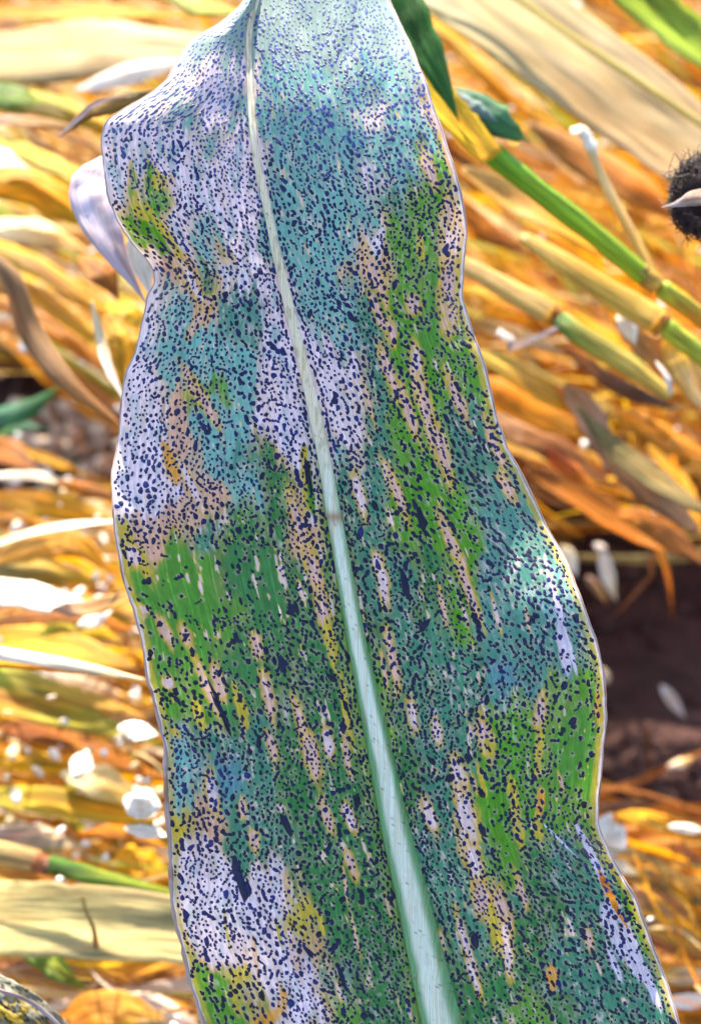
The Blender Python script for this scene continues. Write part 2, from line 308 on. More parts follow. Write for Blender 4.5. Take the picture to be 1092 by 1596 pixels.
def tissue(s, y):
    px = leaf_px(s, y); u = vein_u(s, y)
    lw = 1.0
    wx = (fnoise(u / 45, y / 70, 35, 3) - .5) * 60 + (fnoise(u / 26, y / 120, 31, 4) - .5) * 44 + (fnoise(u / 7, y / 34, 33, 3) - .5) * 24
    wy = (fnoise(u / 22, y / 90, 37, 4) - .5) * 110 + (fnoise(u / 6, y / 26, 39, 2) - .5) * 44
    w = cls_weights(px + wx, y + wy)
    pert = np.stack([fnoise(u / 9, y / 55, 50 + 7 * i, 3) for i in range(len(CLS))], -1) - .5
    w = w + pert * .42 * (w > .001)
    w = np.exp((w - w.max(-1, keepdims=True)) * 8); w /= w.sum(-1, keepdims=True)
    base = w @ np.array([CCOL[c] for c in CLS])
    dead = w[..., 0] + .75 * w[..., 1]; grn = w[..., 4] + w[..., 5] + w[..., 9] + w[..., 11] + .45 * w[..., 3] + .2 * w[..., 2]
    halo = np.clip(dead * grn * 4, 0, 1) ** .8
    yel = np.array([.66, .36, .10]); base = base * (1 - halo[..., None] * .8) + yel * halo[..., None] * .8
    dens = w @ np.array([.90, .75, .85, .78, .32, .72, .5, .35, .7, .04, .28, .16])
    # mottling: pale dead grains inside living tissue, living grains inside dead tissue
    mo = fnoise(u / 4.5, y / 11, 73, 3); liv = 1 - np.clip(dead + w[..., 8], 0, 1)
    m1 = sstep(.60, .74, mo) * liv * np.clip(.75 * (w[..., 2] + w[..., 3] + w[..., 10]) + .35 * (w[..., 4] + w[..., 5]), 0, 1) * sstep(.35, .6, fnoise(u / 30, y / 60, 75, 2))
    base = base * (1 - m1[..., None]) + np.array([.58, .50, .44]) * m1[..., None]
    m2 = sstep(.54, .68, fnoise(u / 9, y / 26, 77, 3)) * w[..., 0] * np.where(y < 560, .85, .5)
    base = base * (1 - m2[..., None]) + np.array([.30, .42, .42]) * m2[..., None]
    base = base * (.86 + .28 * fnoise(u / 12, y / 70, 79, 3))[..., None]
    # pink cast patches inside dead tissue
    pk = sstep(.55, .7, fnoise(u / 14, y / 60, 71, 3)) * w[..., 0] * .5
    base = base * (1 - pk[..., None]) + np.array([.66, .47, .38]) * pk[..., None]
    # small lens-shaped dead flecks with yellow margins, in green tissue
    fl = fnoise(u / 6.5, y / 30, 83, 3); fl2 = fnoise(u / 60, y / 150, 85, 2)
    f1 = sstep(.745, .775, fl + .16 * (fl2 - .5)) * (grn > .2); f2 = sstep(.775, .80, fl + .16 * (fl2 - .5)) * (grn > .2)
    base = base * (1 - f1[..., None]) + np.array([.55, .40, .06]) * f1[..., None]
    base = base * (1 - f2[..., None]) + np.array([.66, .50, .44]) * f2[..., None]
    # explicit lesions
    for (lx, ly, hl, hw, lean, kd) in LES:
        if kd == 'K': continue
        box = (np.abs(y - ly) < hl * 1.8 + 6)
        if not box.any(): continue
        dy = y - ly; dx = px - lx - lean * dy
        r = np.sqrt((dx / hw) ** 2 + (dy / hl) ** 2) + (fnoise(px / 7, y / 14, 91, 3) - .5) * .9
        if kd in 'PLH':
            m = (1 - sstep(.9, 1.6, r)) * .85; base = base * (1 - m[..., None]) + np.array([.60, .36, .05]) * m[..., None]
            m = (1 - sstep(.55, 1.1, r)) * .95
            inner = np.array(CCOL['P']) * (.8 if kd == 'P' else .3) + np.array(CCOL['L']) * (.2 if kd == 'P' else .7)
            base = base * (1 - m[..., None]) + inner * m[..., None]
        else:
            edge = (.5, 1.3) if kd in 'B' else (.85, 1.15)
            if kd == 'S': r = np.sqrt((dx / hw) ** 2 + (dy / hl) ** 2) + (fnoise(px / 5, y / 30, 91, 2) - .5) * .5; dens = dens * (.35 + .65 * sstep(.8, 1.2, r))
            m = 1 - sstep(edge[0], edge[1], r)
            cc = np.array({'S': (.58, .52, .62), 'B': (.10, .25, .27)}.get(kd, CCOL[HUE[kd]]))
            base = base * (1 - m[..., None]) + cc * m[..., None]
            if kd == 'B': dens = dens * (1 - .75 * m)
    # light parallel veins
    a = np.abs(s); l1 = sstep(.43, .5, np.abs(((u + (fnoise(u * 0, y / 300, 5) - .5) * 6) / 19.0) % 1 - .5)) * .30 * (.4 + grn)
    base = base * (1 + l1[..., None] * .9) + l1[..., None] * .02
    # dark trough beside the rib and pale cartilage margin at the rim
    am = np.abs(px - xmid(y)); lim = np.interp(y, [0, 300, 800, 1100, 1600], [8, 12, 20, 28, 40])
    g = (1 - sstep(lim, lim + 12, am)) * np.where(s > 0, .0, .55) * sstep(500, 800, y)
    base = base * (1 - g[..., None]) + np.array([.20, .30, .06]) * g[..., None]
    rim_px = (1 - a) * np.abs(np.where(s < 0, xmid(y) - np.interp(y, YS, xl_t), np.interp(y, YS, xr_t) - xmid(y)))
    ymar = (1 - sstep(9, 17, rim_px)) * np.where(s < 0, sstep(780, 850, y), sstep(330, 420, y)) * .75
    base = base * (1 - ymar[..., None]) + np.array([.50, .38, .05]) * ymar[..., None]
    e = (1 - sstep(2, 6, rim_px + 3 * (fnoise(y / 12, y * 0 + s, 97) - .5))) * .9
    base = base * (1 - e[..., None]) + np.array([.74, .62, .66]) * e[..., None]
    dens = dens * sstep(4, 14, rim_px)
    dens = dens * np.where((np.abs(y - 900) < 50) & (px > 225) & (px < 350), .12, 1)
    return base, dens

# --- spots: dart throwing in photo-pixel space, denser where the tissue is worse, strung along the veins
def make_spots():
    n = 170000
    y = rng.uniform(-60, 1640, n); s = rng.uniform(-.985, .985, n)
    px = leaf_px(s, y); wid = np.abs(np.where(s < 0, xmid(y) - leaf_px(-1 + 0 * s, y), leaf_px(1 + 0 * s, y) - xmid(y)))
    keep = rng.uniform(0, 1, n) < wid / 420.0; s, y, px = s[keep], y[keep], px[keep]
    _, dens = tissue(s, y); u = vein_u(s, y)
    cl = fnoise(u / 16, y / 44, 111, 3); big = fnoise(u / 60, y / 130, 115, 2)
    p = dens * (.28 + 1.25 * sstep(.40, .60, cl)) * (.55 + .9 * sstep(.3, .6, big))
    ribw = np.interp(y, [0, 300, 600, 800, 1000, 1200, 1600], [4, 7, 9.5, 12, 15, 20, 32])
    p = np.where(np.abs(px - xmid(y)) < ribw + 3, 0, p)
    p = np.where(y < 520, p * 1.5, p); p = p * np.where(y < 520, 1, 1.1)
    ok = rng.uniform(0, 1, len(y)) < p
    s, y, px, u = s[ok], y[ok], px[ok], u[ok]
    out = []; cell = {}
    def free(x_, y_, r):
        i, j = int(x_ // 10), int(y_ // 10)
        for a in (-1, 0, 1):
            for b in (-1, 0, 1):
                for (qx, qy, qr) in cell.get((i + a, j + b), ()):
                    if (qx - x_) ** 2 + ((qy - y_) * .9) ** 2 < (r + qr) ** 2: return False
        return True
    def put(x_, y_, r): cell.setdefault((int(x_ // 10), int(y_ // 10)), []).append((x_, y_, r))
    # a close row of spots in the trough on both sides of the rib
    for k in range(900):
        yy_ = rng.uniform(240, 1500); sd_ = rng.choice([-1, 1]); off_ = np.interp(yy_, [0, 300, 600, 800, 1000, 1200, 1600], [4, 7, 9.5, 12, 15, 20, 32]) + rng.uniform(1, 9) * (1 if yy_ < 900 else 1.6)
        xx_ = float(xmid(yy_)) + sd_ * off_; rr_ = rng.uniform(1.8, 3)
        if yy_ > 900 and rng.random() < .3: continue
        if free(xx_, yy_, rr_): put(xx_, yy_, rr_); out.append((xx_, yy_, rr_, rng.uniform(1.2, 2.2), rng.normal(0, .2)))
    sz = fnoise(u / 30, y / 80, 131, 2)
    for k in range(len(y)):
        r = 1.7 + 1.6 * rng.random() ** 2 + (.8 if sz[k] > .58 else 0)
        if px[k] < 400 and y[k] < 320: r *= .85
        if rng.random() < .05 and y[k] > 380: r = rng.uniform(3.8, 5.4)
        if y[k] < 170: r *= .72 + .28 * max(0, y[k]) / 170
        if not free(px[k], y[k], r + .7): continue
        ln = 1.0 + (rng.random() ** 2) * 1.1
        put(px[k], y[k], r + .7); out.append((px[k], y[k], r, ln, rng.normal(0, .35)))
        # grow a chain
        x0, y0 = px[k], y[k]; ang = rng.normal(0, .7)
        while rng.random() < .42 and len(out) < 22000:
            x0 += math.sin(ang) * (r * 1.75) ; y0 += math.cos(ang) * (r * 1.75) * 1.05; ang += rng.normal(0, .6)
            if not free(x0, y0, .6): break
            out.append((x0, y0, r * rng.uniform(.75, 1.0), 1.0 + rng.random() * .5, ang)); put(x0, y0, r)
    return out
SPOTS = make_spots()
def s_of(px, y):
    m = xmid(y); l = np.interp(y, YS, xl_t); r = np.interp(y, YS, xr_t)
    return np.where(px < m, (px - m) / (m - l), (px - m) / (r - m))

def build_leaf():
    NS, NY = 200, 1000
    yy = np.concatenate([np.linspace(-420, -80, 40, endpoint=False), np.linspace(-80, 1660, NY), np.linspace(1664, 2100, 50)])
    ss = np.concatenate([np.linspace(-1, 0, NS, endpoint=False), np.linspace(0, 1, NS + 1)])
    S, Y = np.meshgrid(ss, yy); P = leaf_pos(S, Y)
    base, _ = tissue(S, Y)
    PX = leaf_px(S, Y)
    # pale fringe round some of the spots
    hal = np.zeros(S.shape)
    hk = rng.random(len(SPOTS))
    for (q, (x_, y_, r, ln, an)) in enumerate(SPOTS):
        if hk[q] > .40 or y_ < -70: continue
        j0 = np.searchsorted(yy, y_ - 8); j1 = np.searchsorted(yy, y_ + 8)
        if j1 <= j0: continue
        row = PX[(j0 + j1) // 2]; i0 = np.searchsorted(row, x_ - 9); i1 = np.searchsorted(row, x_ + 9)
        if i1 <= i0: continue
        d = np.sqrt((PX[j0:j1, i0:i1] - x_ - 1.5 * math.cos(q)) ** 2 + (Y[j0:j1, i0:i1] - y_ - 1.5 * math.sin(q)) ** 2)
        hal[j0:j1, i0:i1] = np.maximum(hal[j0:j1, i0:i1], 1 - sstep(r + .5, r + 4.0, d))
    hal *= .45 * (Y > 120)
    base = base * (1 - hal[..., None]) + (base * .45 + np.array([.50, .36, .27]) * .55 + .05) * hal[..., None]
    ncol, nrow = len(ss), len(yy)
    idx = (np.arange(nrow - 1)[:, None] * ncol + np.arange(ncol - 1)[None])
    quads = np.stack([idx, idx + ncol, idx + ncol + 1, idx + 1], -1).reshape(-1, 4)
    # the torn slit near the lower right rim is really open
    HOLE = np.array([(930, 1350), (949, 1376), (970, 1430), (990, 1466), (957, 1420), (936, 1380)], float)
    cx, cy = PX.ravel()[quads].mean(1), Y.ravel()[quads].mean(1)
    ins = np.zeros(len(quads), bool); j = len(HOLE) - 1
    for i in range(len(HOLE)):
        xi, yi = HOLE[i]; xj, yj = HOLE[j]
        ins ^= ((yi > cy) != (yj > cy)) & (cx < (xj - xi) * (cy - yi) / (yj - yi + 1e-9) + xi); j = i
    quads = quads[~ins]
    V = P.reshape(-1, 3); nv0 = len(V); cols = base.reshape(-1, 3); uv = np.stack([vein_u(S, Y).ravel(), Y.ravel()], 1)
    # spots: low crusty domes, 9-sided, 3 rings
    items = list(SPOTS)
    for (lx, ly, hl, hw, lean, kd) in LES:
        if kd == 'K': items.append((lx, ly, hw, hl / hw, 'K' + str(lean)))
    n = len(items); SEG = 9
    cx = np.array([i[0] for i in items]); cy = np.array([i[1] for i in items]); R = np.array([i[2] for i in items]); LN = np.array([i[3] for i in items])
    AN = np.array([0 if isinstance(i[4], str) else i[4] for i in items]); LEAN = np.array([float(i[4][1:]) if isinstance(i[4], str) else 0 for i in items])
    big = np.array([isinstance(i[4], str) for i in items])
    th = np.linspace(0, 2 * math.pi, SEG, endpoint=False)[None]
    # direction of the veins at the spot
    sc = s_of(cx, cy); dirx = (leaf_px(sc, cy + 8) - leaf_px(sc, cy - 8)) / 16.0
    jag = 1 + rng.uniform(-.32, .32, (n, SEG)); jag[big] = 1 + rng.uniform(-.5, .35, (big.sum(), SEG))
    rings = []
    for f, hgt in ((1.0, -.05), (.80, .55), (.0, .95)):
        lx = R[:, None] * f * np.cos(th) * jag; ly = (R * LN)[:, None] * f * np.sin(th) * jag
        ca, sa = np.cos(AN)[:, None], np.sin(AN)[:, None]
        x1 = lx * ca + ly * sa; y1 = -lx * sa + ly * ca
        X = cx[:, None] + x1 + (dirx + LEAN)[:, None] * y1 * np.where(big, LEAN != 0, 1)[:, None] - np.where(big, dirx, 0)[:, None] * y1; YY = cy[:, None] + y1
        if f == 0: X, YY = X[:, :1], YY[:, :1]
        s_ = np.clip(s_of(X, YY), -.995, .995); p = leaf_pos(s_, YY); nn = leaf_nrm(s_, YY)
        hh = np.where(big, .0004, .00011 * np.clip(R / 3, .6, 1.5))[:, None, None] * hgt
        rings.append(p + nn * (hh + .00003))
    VS = np.concatenate([rings[0], rings[1], rings[2]], 1); per = 2 * SEG + 1
    o = nv0 + np.arange(n)[:, None] * per; k = np.arange(SEG)[None]; k2 = (k + 1) % SEG
    q1 = np.stack([o + k, o + k2, o + SEG + k2, o + SEG + k], -1).reshape(-1, 4)
    tri = np.stack([o + SEG + k, o + SEG + k2, o + 2 * SEG + 0 * k], -1).reshape(-1, 3)
    V = np.concatenate([V, VS.reshape(-1, 3)]); nsp = n * per
    spx = np.array([.0075, .0075, .030]) * np.ones((n, 3)); _, _dn = tissue(sc, cy); _b = tissue(sc, cy)[0]
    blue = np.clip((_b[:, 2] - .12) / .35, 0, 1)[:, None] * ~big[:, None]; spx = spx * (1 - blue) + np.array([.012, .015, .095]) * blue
    sky_sheen = (1 - sstep(60, 330, cy + (fnoise(cx / 50, cy / 50, 333) - .5) * 160))[:, None]; spx = spx * (1 - sky_sheen * .6) + np.array([.10, .13, .34]) * sky_sheen * .6  # sky sheen over the leaf top, painted into the spot colour
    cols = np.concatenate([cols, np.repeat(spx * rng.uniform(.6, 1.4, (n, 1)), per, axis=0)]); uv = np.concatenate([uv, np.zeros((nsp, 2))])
    # assemble polygons of 4 and 3 sides
    me = bpy.data.meshes.new('blade')
    q = np.concatenate([quads, q1]); nq, nt3 = len(q), len(tri)
    root = empty('corn_leaf', V[:nv0].mean(0)); tag(root, 'large upright corn leaf covered in black tar spots with pale green midrib', 'corn leaf')
    Vl = V - np.array(root.location)
    me.vertices.add(len(V)); me.vertices.foreach_set('co', Vl.astype(np.float32).ravel())
    me.loops.add(nq * 4 + nt3 * 3); me.loops.foreach_set('vertex_index', np.concatenate([q.ravel(), tri.ravel()]).astype(np.int32))
    me.polygons.add(nq + nt3); me.polygons.foreach_set('loop_start', np.concatenate([np.arange(nq) * 4, nq * 4 + np.arange(nt3) * 3]).astype(np.int32))
    me.update(calc_edges=True)
    me.materials.append(M_TISSUE); me.materials.append(M_SPOT)
    mi = np.zeros(nq + nt3, np.int32); mi[len(quads):] = 1; me.polygons.foreach_set('material_index', mi)
    me.polygons.foreach_set('use_smooth', np.ones(nq + nt3, bool))
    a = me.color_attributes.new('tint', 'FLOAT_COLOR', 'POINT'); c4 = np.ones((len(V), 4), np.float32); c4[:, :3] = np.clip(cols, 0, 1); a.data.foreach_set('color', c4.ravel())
    l = me.uv_layers.new(name='UVMap'); vi = np.empty(len(me.loops), np.int32); me.loops.foreach_get('vertex_index', vi)
    l.data.foreach_set('uv', uv.astype(np.float32)[vi].ravel()); me.update()
    ob = bpy.data.objects.new('blade', me); COL.objects.link(ob); ob.parent = root
    # rolled rim: a thin bead along both edges
    for side in (-1, 1):
        ye = np.linspace(-200, 1900, 500); pe = leaf_pos(side + 0 * ye, ye); ne = leaf_nrm(side + 0 * ye, ye)
        rr = .00021 * (.35 + 1.3 * fnoise(ye / 22, ye * 0, 7 + side)); 
        if side < 0: rr = rr * (1 + 1.3 * sstep(1000, 1150, ye))
        sd = np.cross(ne, np.gradient(pe, axis=0)); sd /= np.linalg.norm(sd, axis=1, keepdims=True)
        ang = np.linspace(0, 2 * math.pi, 8, endpoint=False)
        ring = pe[:, None] + (sd[:, None] * np.cos(ang)[None, :, None] * 1.3 + ne[:, None] * np.sin(ang)[None, :, None]) * rr[:, None, None]
        nr = len(ye); b_ = (np.arange(nr - 1)[:, None] * 8 + np.arange(8)[None]); b2 = (np.arange(nr - 1)[:, None] * 8 + (np.arange(8)[None] + 1) % 8)
        fq = np.stack([b_, b2, b2 + 8, b_ + 8], -1).reshape(-1, 4)
        rc = np.tile([.52, .38, .34], (nr * 8, 1)) * (.85 + .3 * np.repeat(fnoise(ye / 25, ye * 0, 8), 8))[:, None]
        dk = np.repeat(sstep(.6, .75, fnoise(ye / 40, ye * 0, 18)) * (ye > 500) * .75, 8)[:, None]; rc = rc * (1 - dk) + np.array([.35, .16, .08]) * dk
        mesh_obj('rolled_edge', ring.reshape(-1, 3), fq, M_RIB, root, colors=rc, uv=np.stack([np.tile(ang, nr), np.repeat(ye / 50, 8)], 1))
    # midrib: half-round strip
    ye = np.linspace(-300, 1960, 700); hw = np.interp(ye, [-300, 0, 150, 300, 600, 800, 1000, 1200, 1400, 1600, 1960], [2, 4, 5, 6.5, 9, 11.5, 15, 20, 26, 32, 42])
    js = np.linspace(-1, 1, 15); XX = xmid(ye)[:, None] + js[None] * hw[:, None]; YYm = np.repeat(ye[:, None], 15, 1)
    s_ = s_of(XX, YYm); pp = leaf_pos(s_, YYm); nm = leaf_nrm(0.02 + 0 * ye, ye)
    hgt = hw[:, None] * .00016 * (.50 * np.sqrt(np.clip(1 - js ** 2, 0, 1)) - .12 * np.exp(-(js / .35) ** 2))[None] + .00016
    pp = pp + nm[:, None] * hgt[..., None]
    cr, te, gl = np.array([.95, .82, .58]), np.array([.88, .90, .72]), np.array([.11, .33, .10])
    f = sstep(640, 830, YYm)[..., None]; core = (cr * (1 - f) + te * f)
    side = sstep(.34, .72, np.abs(js - .10))[None, :, None] * np.ones(YYm.shape)[..., None] * (.25 * 0 + sstep(600, 1000, YYm)[..., None])
    stain = (sstep(.60, .72, fnoise(XX / 5, YYm / 22, 201, 3)) * .5 * (1 - .6 * sstep(800, 900, YYm)))[..., None]
    cc = core * (1 - side * .92) + gl * side * .92; cc = cc * (1 - stain) + np.array([.42, .33, .16]) * stain
    node = np.exp(-((YYm - 806) / 8) ** 2)[..., None] * .8; cc = cc * (1 - node) + np.array([.45, .24, .12]) * node
    spk = (sstep(.90, .95, vnoise(XX / 2.5, YYm / 3.5, 207)) * .7)[..., None]; cc = cc * (1 - spk) + np.array([.12, .10, .08]) * spk
    i0 = (np.arange(len(ye) - 1)[:, None] * 15 + np.arange(14)[None])
    fq = np.stack([i0, i0 + 15, i0 + 16, i0 + 1], -1).reshape(-1, 4)
    mesh_obj('midrib', pp.reshape(-1, 3), fq, M_RIB, root, colors=cc.reshape(-1, 3), uv=np.stack([XX.ravel() / 6, ye.repeat(15) / 120], 1))
M_PALE = dry_material('pale_leaf', trans=.25, rough=.5, streak=.34, bump=.5)
M_WHITE = dry_material('bleached_leaf', trans=.12, rough=.45, streak=.12, bump=.3)
M_RIB = dry_material('rib_skin', trans=.1, rough=.45, streak=.22, bump=.35)
build_leaf()

# ================================================================== BACKGROUND CROP
PAL = {'yellow': (.90, .55, .008), 'gold': (.84, .38, .006), 'tan': (.76, .42, .06), 'pale': (.85, .66, .34), 'orange': (.74, .27, .012), 'brown': (.34, .12, .025), 'dark': (.10, .045, .025),
       'green': (.07, .24, .03), 'lime': (.42, .50, .04), 'white': (.88, .80, .68), 'mauve': (.50, .43, .48), 'olive': (.30, .24, .08), 'pink': (.60, .42, .34), 'bluegreen': (.09, .26, .18), 'red': (.60, .10, .02)}
def catmull(P, n):
    P = np.asarray(P, float); P = np.vstack([2 * P[0] - P[1], P, 2 * P[-1] - P[-2]]); out = []
    m = len(P) - 3
    for t in np.linspace(0, m - 1e-6, n):
        i = int(t); f = t - i; a, b, c, d = P[i:i + 4]
        out.append(.5 * (2 * b + (c - a) * f + (2 * a - 5 * b + 4 * c - d) * f * f + (3 * b - a - 3 * c + d) * f ** 3))
    return np.array(out)
def ribbon_geo(path, wid, c0, c1, roll=0., curl=.07, n=26, k=7, rag=.08, seed=0, up=.75, taper=(1, 1)):
    """path: (px, py, distance) points; wid: photo-pixel widths; a bent leaf strip facing partly up, partly to the camera"""
    Q = catmull(path, n); P = world(Q[:, 0], Q[:, 1], Q[:, 2]); T = np.gradient(P, axis=0); T /= np.linalg.norm(T, axis=1, keepdims=True)
    nrm = -FW * (1 - up) + np.array([0, 0, 1.]) * up; nrm = nrm / np.linalg.norm(nrm)
    B = np.cross(T, nrm); B /= np.linalg.norm(B, axis=1, keepdims=True); Nn = np.cross(B, T)
    t = np.linspace(0, 1, n); rl = roll + .5 * (vnoise(t * 3, t * 0 + seed, 61) - .5)
    B2 = B * np.cos(rl)[:, None] + Nn * np.sin(rl)[:, None]; N2 = np.cross(B2, T)
    # widths are given as seen from the camera; undo the foreshortening, within reason
    vis = np.linalg.norm(B2 - (B2 @ FW)[:, None] * FW, axis=1); vis = np.clip(vis, .5, 1)
    w = np.interp(t, np.linspace(0, 1, len(wid)), wid) * Q[:, 2] * WPD / 1092 / vis
    w = w * (1 + rag * (fnoise(t * 9, t * 0 + seed, 63) - .5) * 2)
    j = np.linspace(-1, 1, k)
    lift = curl * (1 - j ** 2)[None] * w[:, None] + .11 * np.minimum(w, .015)[:, None] * (fnoise(np.outer(t, np.ones(k)) * 8, j[None] * 2.5 + seed, 65, 3) - .5) * 2
    if seed % 2: lift = lift * .3 + (.18 if seed % 4 == 1 else -.16) * (1 - np.abs(j))[None] * w[:, None]
    V = P[:, None] + B2[:, None] * (j[None, :, None] * w[:, None, None] / 2) + N2[:, None] * lift[..., None]
    c0, c1 = np.array(c0), np.array(c1); f = np.clip(t[:, None] + (fnoise(np.outer(t, np.ones(k)) * 4, j[None] * 3 + seed * 3, 67) - .5) * .9, 0, 1)[..., None]
    C = (c0 * (1 - f) + c1 * f) * (.82 + .36 * fnoise(np.outer(t, np.ones(k)) * 3, j[None] * 5 + seed, 69))[..., None]
    i = (np.arange(n - 1)[:, None] * k + np.arange(k - 1)[None]); F = np.stack([i, i + 1, i + k + 1, i + k], -1).reshape(-1, 4)
    UV = np.stack([np.tile(j * .5 + seed * 1.37, n), np.repeat(t * 4 + seed, k)], 1)
    return V.reshape(-1, 3), F, C.reshape(-1, 3), UV
_seed = [1]
def leaf(label, path, wid, c0, c1=None, name='dry_leaf', cat='dry leaf', parent=None, mat=None, thick=.0004, **kw):
    _seed[0] += 1; c1 = c1 or c0
    c0 = PAL[c0] if isinstance(c0, str) else c0; c1 = PAL[c1] if isinstance(c1, str) else c1
    if kw.get('up', .75) >= .3 and 'up' in kw: kw['up'] = max(kw['up'], .72)
    if parent is None:   # leaves narrow towards their ends
        ws_ = np.interp(np.linspace(0, 1, 15), np.linspace(0, 1, len(wid)), wid)
        ws_ *= np.array([.3, .62, .86] + [1] * 5 + [.97, .9, .8, .66, .48, .27, .03]); wid = ws_; kw.setdefault('rag', .16)
    kw.setdefault('k', 9)
    if mat is None and c0 in (PAL['white'], PAL['pale']): mat = M_WHITE
    V, F, C, UV = ribbon_geo(path, wid, c0, c1, seed=_seed[0], **kw)
    o = mesh_obj(name, V, F, mat or M_DRY, parent, C, UV, solid=thick)
    if parent is None: tag(o, label, cat, 'dry leaves of the lodged crop' if cat == 'dry leaf' else None)
    elif label: o['label'] = label
    return o
def tube(name, path, rad, c0, c1, parent, flat=1.0, n=24, k=12, mat=None, bump=None):
    _seed[0] += 1; Q = catmull(path, n); P = world(Q[:, 0], Q[:, 1], Q[:, 2]); T = np.gradient(P, axis=0); T /= np.linalg.norm(T, axis=1, keepdims=True)
    B = np.cross(T, -FW); B /= np.linalg.norm(B, axis=1, keepdims=True); Nn = np.cross(B, T)
    t = np.linspace(0, 1, n); r = np.interp(t, np.linspace(0, 1, len(rad)), rad) * Q[:, 2] * WPD / 1092
    r = r * (1 + .22 * (fnoise(t * 6, t * 0 + _seed[0], 79) - .5)) * (1 - .45 * np.exp(-(t / .03) ** 2))
    th = np.linspace(0, 2 * math.pi, k, endpoint=False)
    V = P[:, None] + (B[:, None] * np.cos(th)[None, :, None] + Nn[:, None] * np.sin(th)[None, :, None] * flat) * r[:, None, None]
    c0 = np.array(PAL[c0] if isinstance(c0, str) else c0); c1 = np.array(PAL[c1] if isinstance(c1, str) else c1)
    f = np.clip(t[:, None] + (fnoise(np.outer(t, np.ones(k)) * 3, np.cos(th)[None] * 2 + _seed[0], 77) - .5) * .8, 0, 1)[..., None]; C = c0 * (1 - f) + c1 * f
    a = np.arange(n - 1)[:, None] * k + np.arange(k)[None]; b = np.arange(n - 1)[:, None] * k + (np.arange(k)[None] + 1) % k
    F = [list(x) for x in np.stack([a, b, b + k, a + k], -1).reshape(-1, 4)] + [list(range(k))[::-1], list(range((n - 1) * k, n * k))]
    UV = np.stack([np.tile(th / 2 + _seed[0], n), np.repeat(t * 4, k)], 1)
    return mesh_obj(name, V.reshape(-1, 3), F, mat or M_STEM, parent, C.reshape(-1, 3), UV)
def at(px, py, d): return world(px, py, d)
exec_bg = True
# --- the mass of lodged, shredded leaves on the ground (nobody could count it)
def litter():
    Vs, Fs, Cs, Us = [], [], [], []; off = 0
    def mean_angle(x, y):
        if x > 600: return 33 + (8 if y > 900 else 0) * (-1 if y > 1250 else 0)
        if y < 620: return 28
        if y < 1250: return 10
        return 4
    cnt = 0
    for q in range(7500):
        x, y = random.uniform(-260, 1350), random.uniform(-330, 1850)
        soil = (x > 820 and 850 < y < 1265) or (x < 215 and 590 < y < 775 and random.random() < .8)
        if soil: continue
        if 420 < x < 560 and 250 < y < 1500 and random.random() < .7: continue
        g = float(ground_depth(y)); lay = random.random()
        d = g * (1 - .03 - .20 * lay)
        a = math.radians(mean_angle(x, y) + random.gauss(0, 17)); L = random.uniform(90, 330) * (1.15 - lay * .3); w = random.uniform(4, 20)
        if random.random() < .10: w *= 2.1
        if random.random() < .35: w *= .4
        ex, ey = math.cos(a) * L, math.sin(a) * L
        bend = random.gauss(0, .12) * L
        if any((x + f_ * ex > 860 and 850 < y + f_ * ey < 1262) or (x + f_ * ex < 195 and 588 < y + f_ * ey < 770) for f_ in (-1, -.5, 0, .5, 1)): continue
        path = [(x - ex, y - ey, d + random.uniform(-.03, .02)), (x - ey * bend / L, y + ex * bend / L, d), (x + ex, y + ey, d + random.uniform(-.02, .03))]
        left = x < 600
        pal = (['yellow', 'gold', 'tan', 'pale', 'lime', 'orange', 'yellow', 'brown', 'pale', 'white'] if left else ['gold', 'orange', 'tan', 'brown', 'yellow', 'yellow', 'orange', 'lime', 'pale', 'gold'])
        if not left and y > 620: pal = ['orange', 'brown', 'gold', 'brown', 'olive', 'tan', 'orange']
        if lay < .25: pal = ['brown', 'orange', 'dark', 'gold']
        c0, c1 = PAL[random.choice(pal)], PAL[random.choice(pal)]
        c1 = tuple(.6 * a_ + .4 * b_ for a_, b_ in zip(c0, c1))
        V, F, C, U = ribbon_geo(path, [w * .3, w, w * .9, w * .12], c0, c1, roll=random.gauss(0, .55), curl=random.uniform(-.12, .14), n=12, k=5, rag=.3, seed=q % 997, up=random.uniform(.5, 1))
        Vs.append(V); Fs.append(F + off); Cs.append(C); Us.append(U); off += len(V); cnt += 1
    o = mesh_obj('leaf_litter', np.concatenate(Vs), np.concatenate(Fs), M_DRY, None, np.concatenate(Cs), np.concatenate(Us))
    tag(o, 'matted layer of shredded yellow and brown corn leaves covering the soil', 'leaf litter', kind='stuff')
litter()
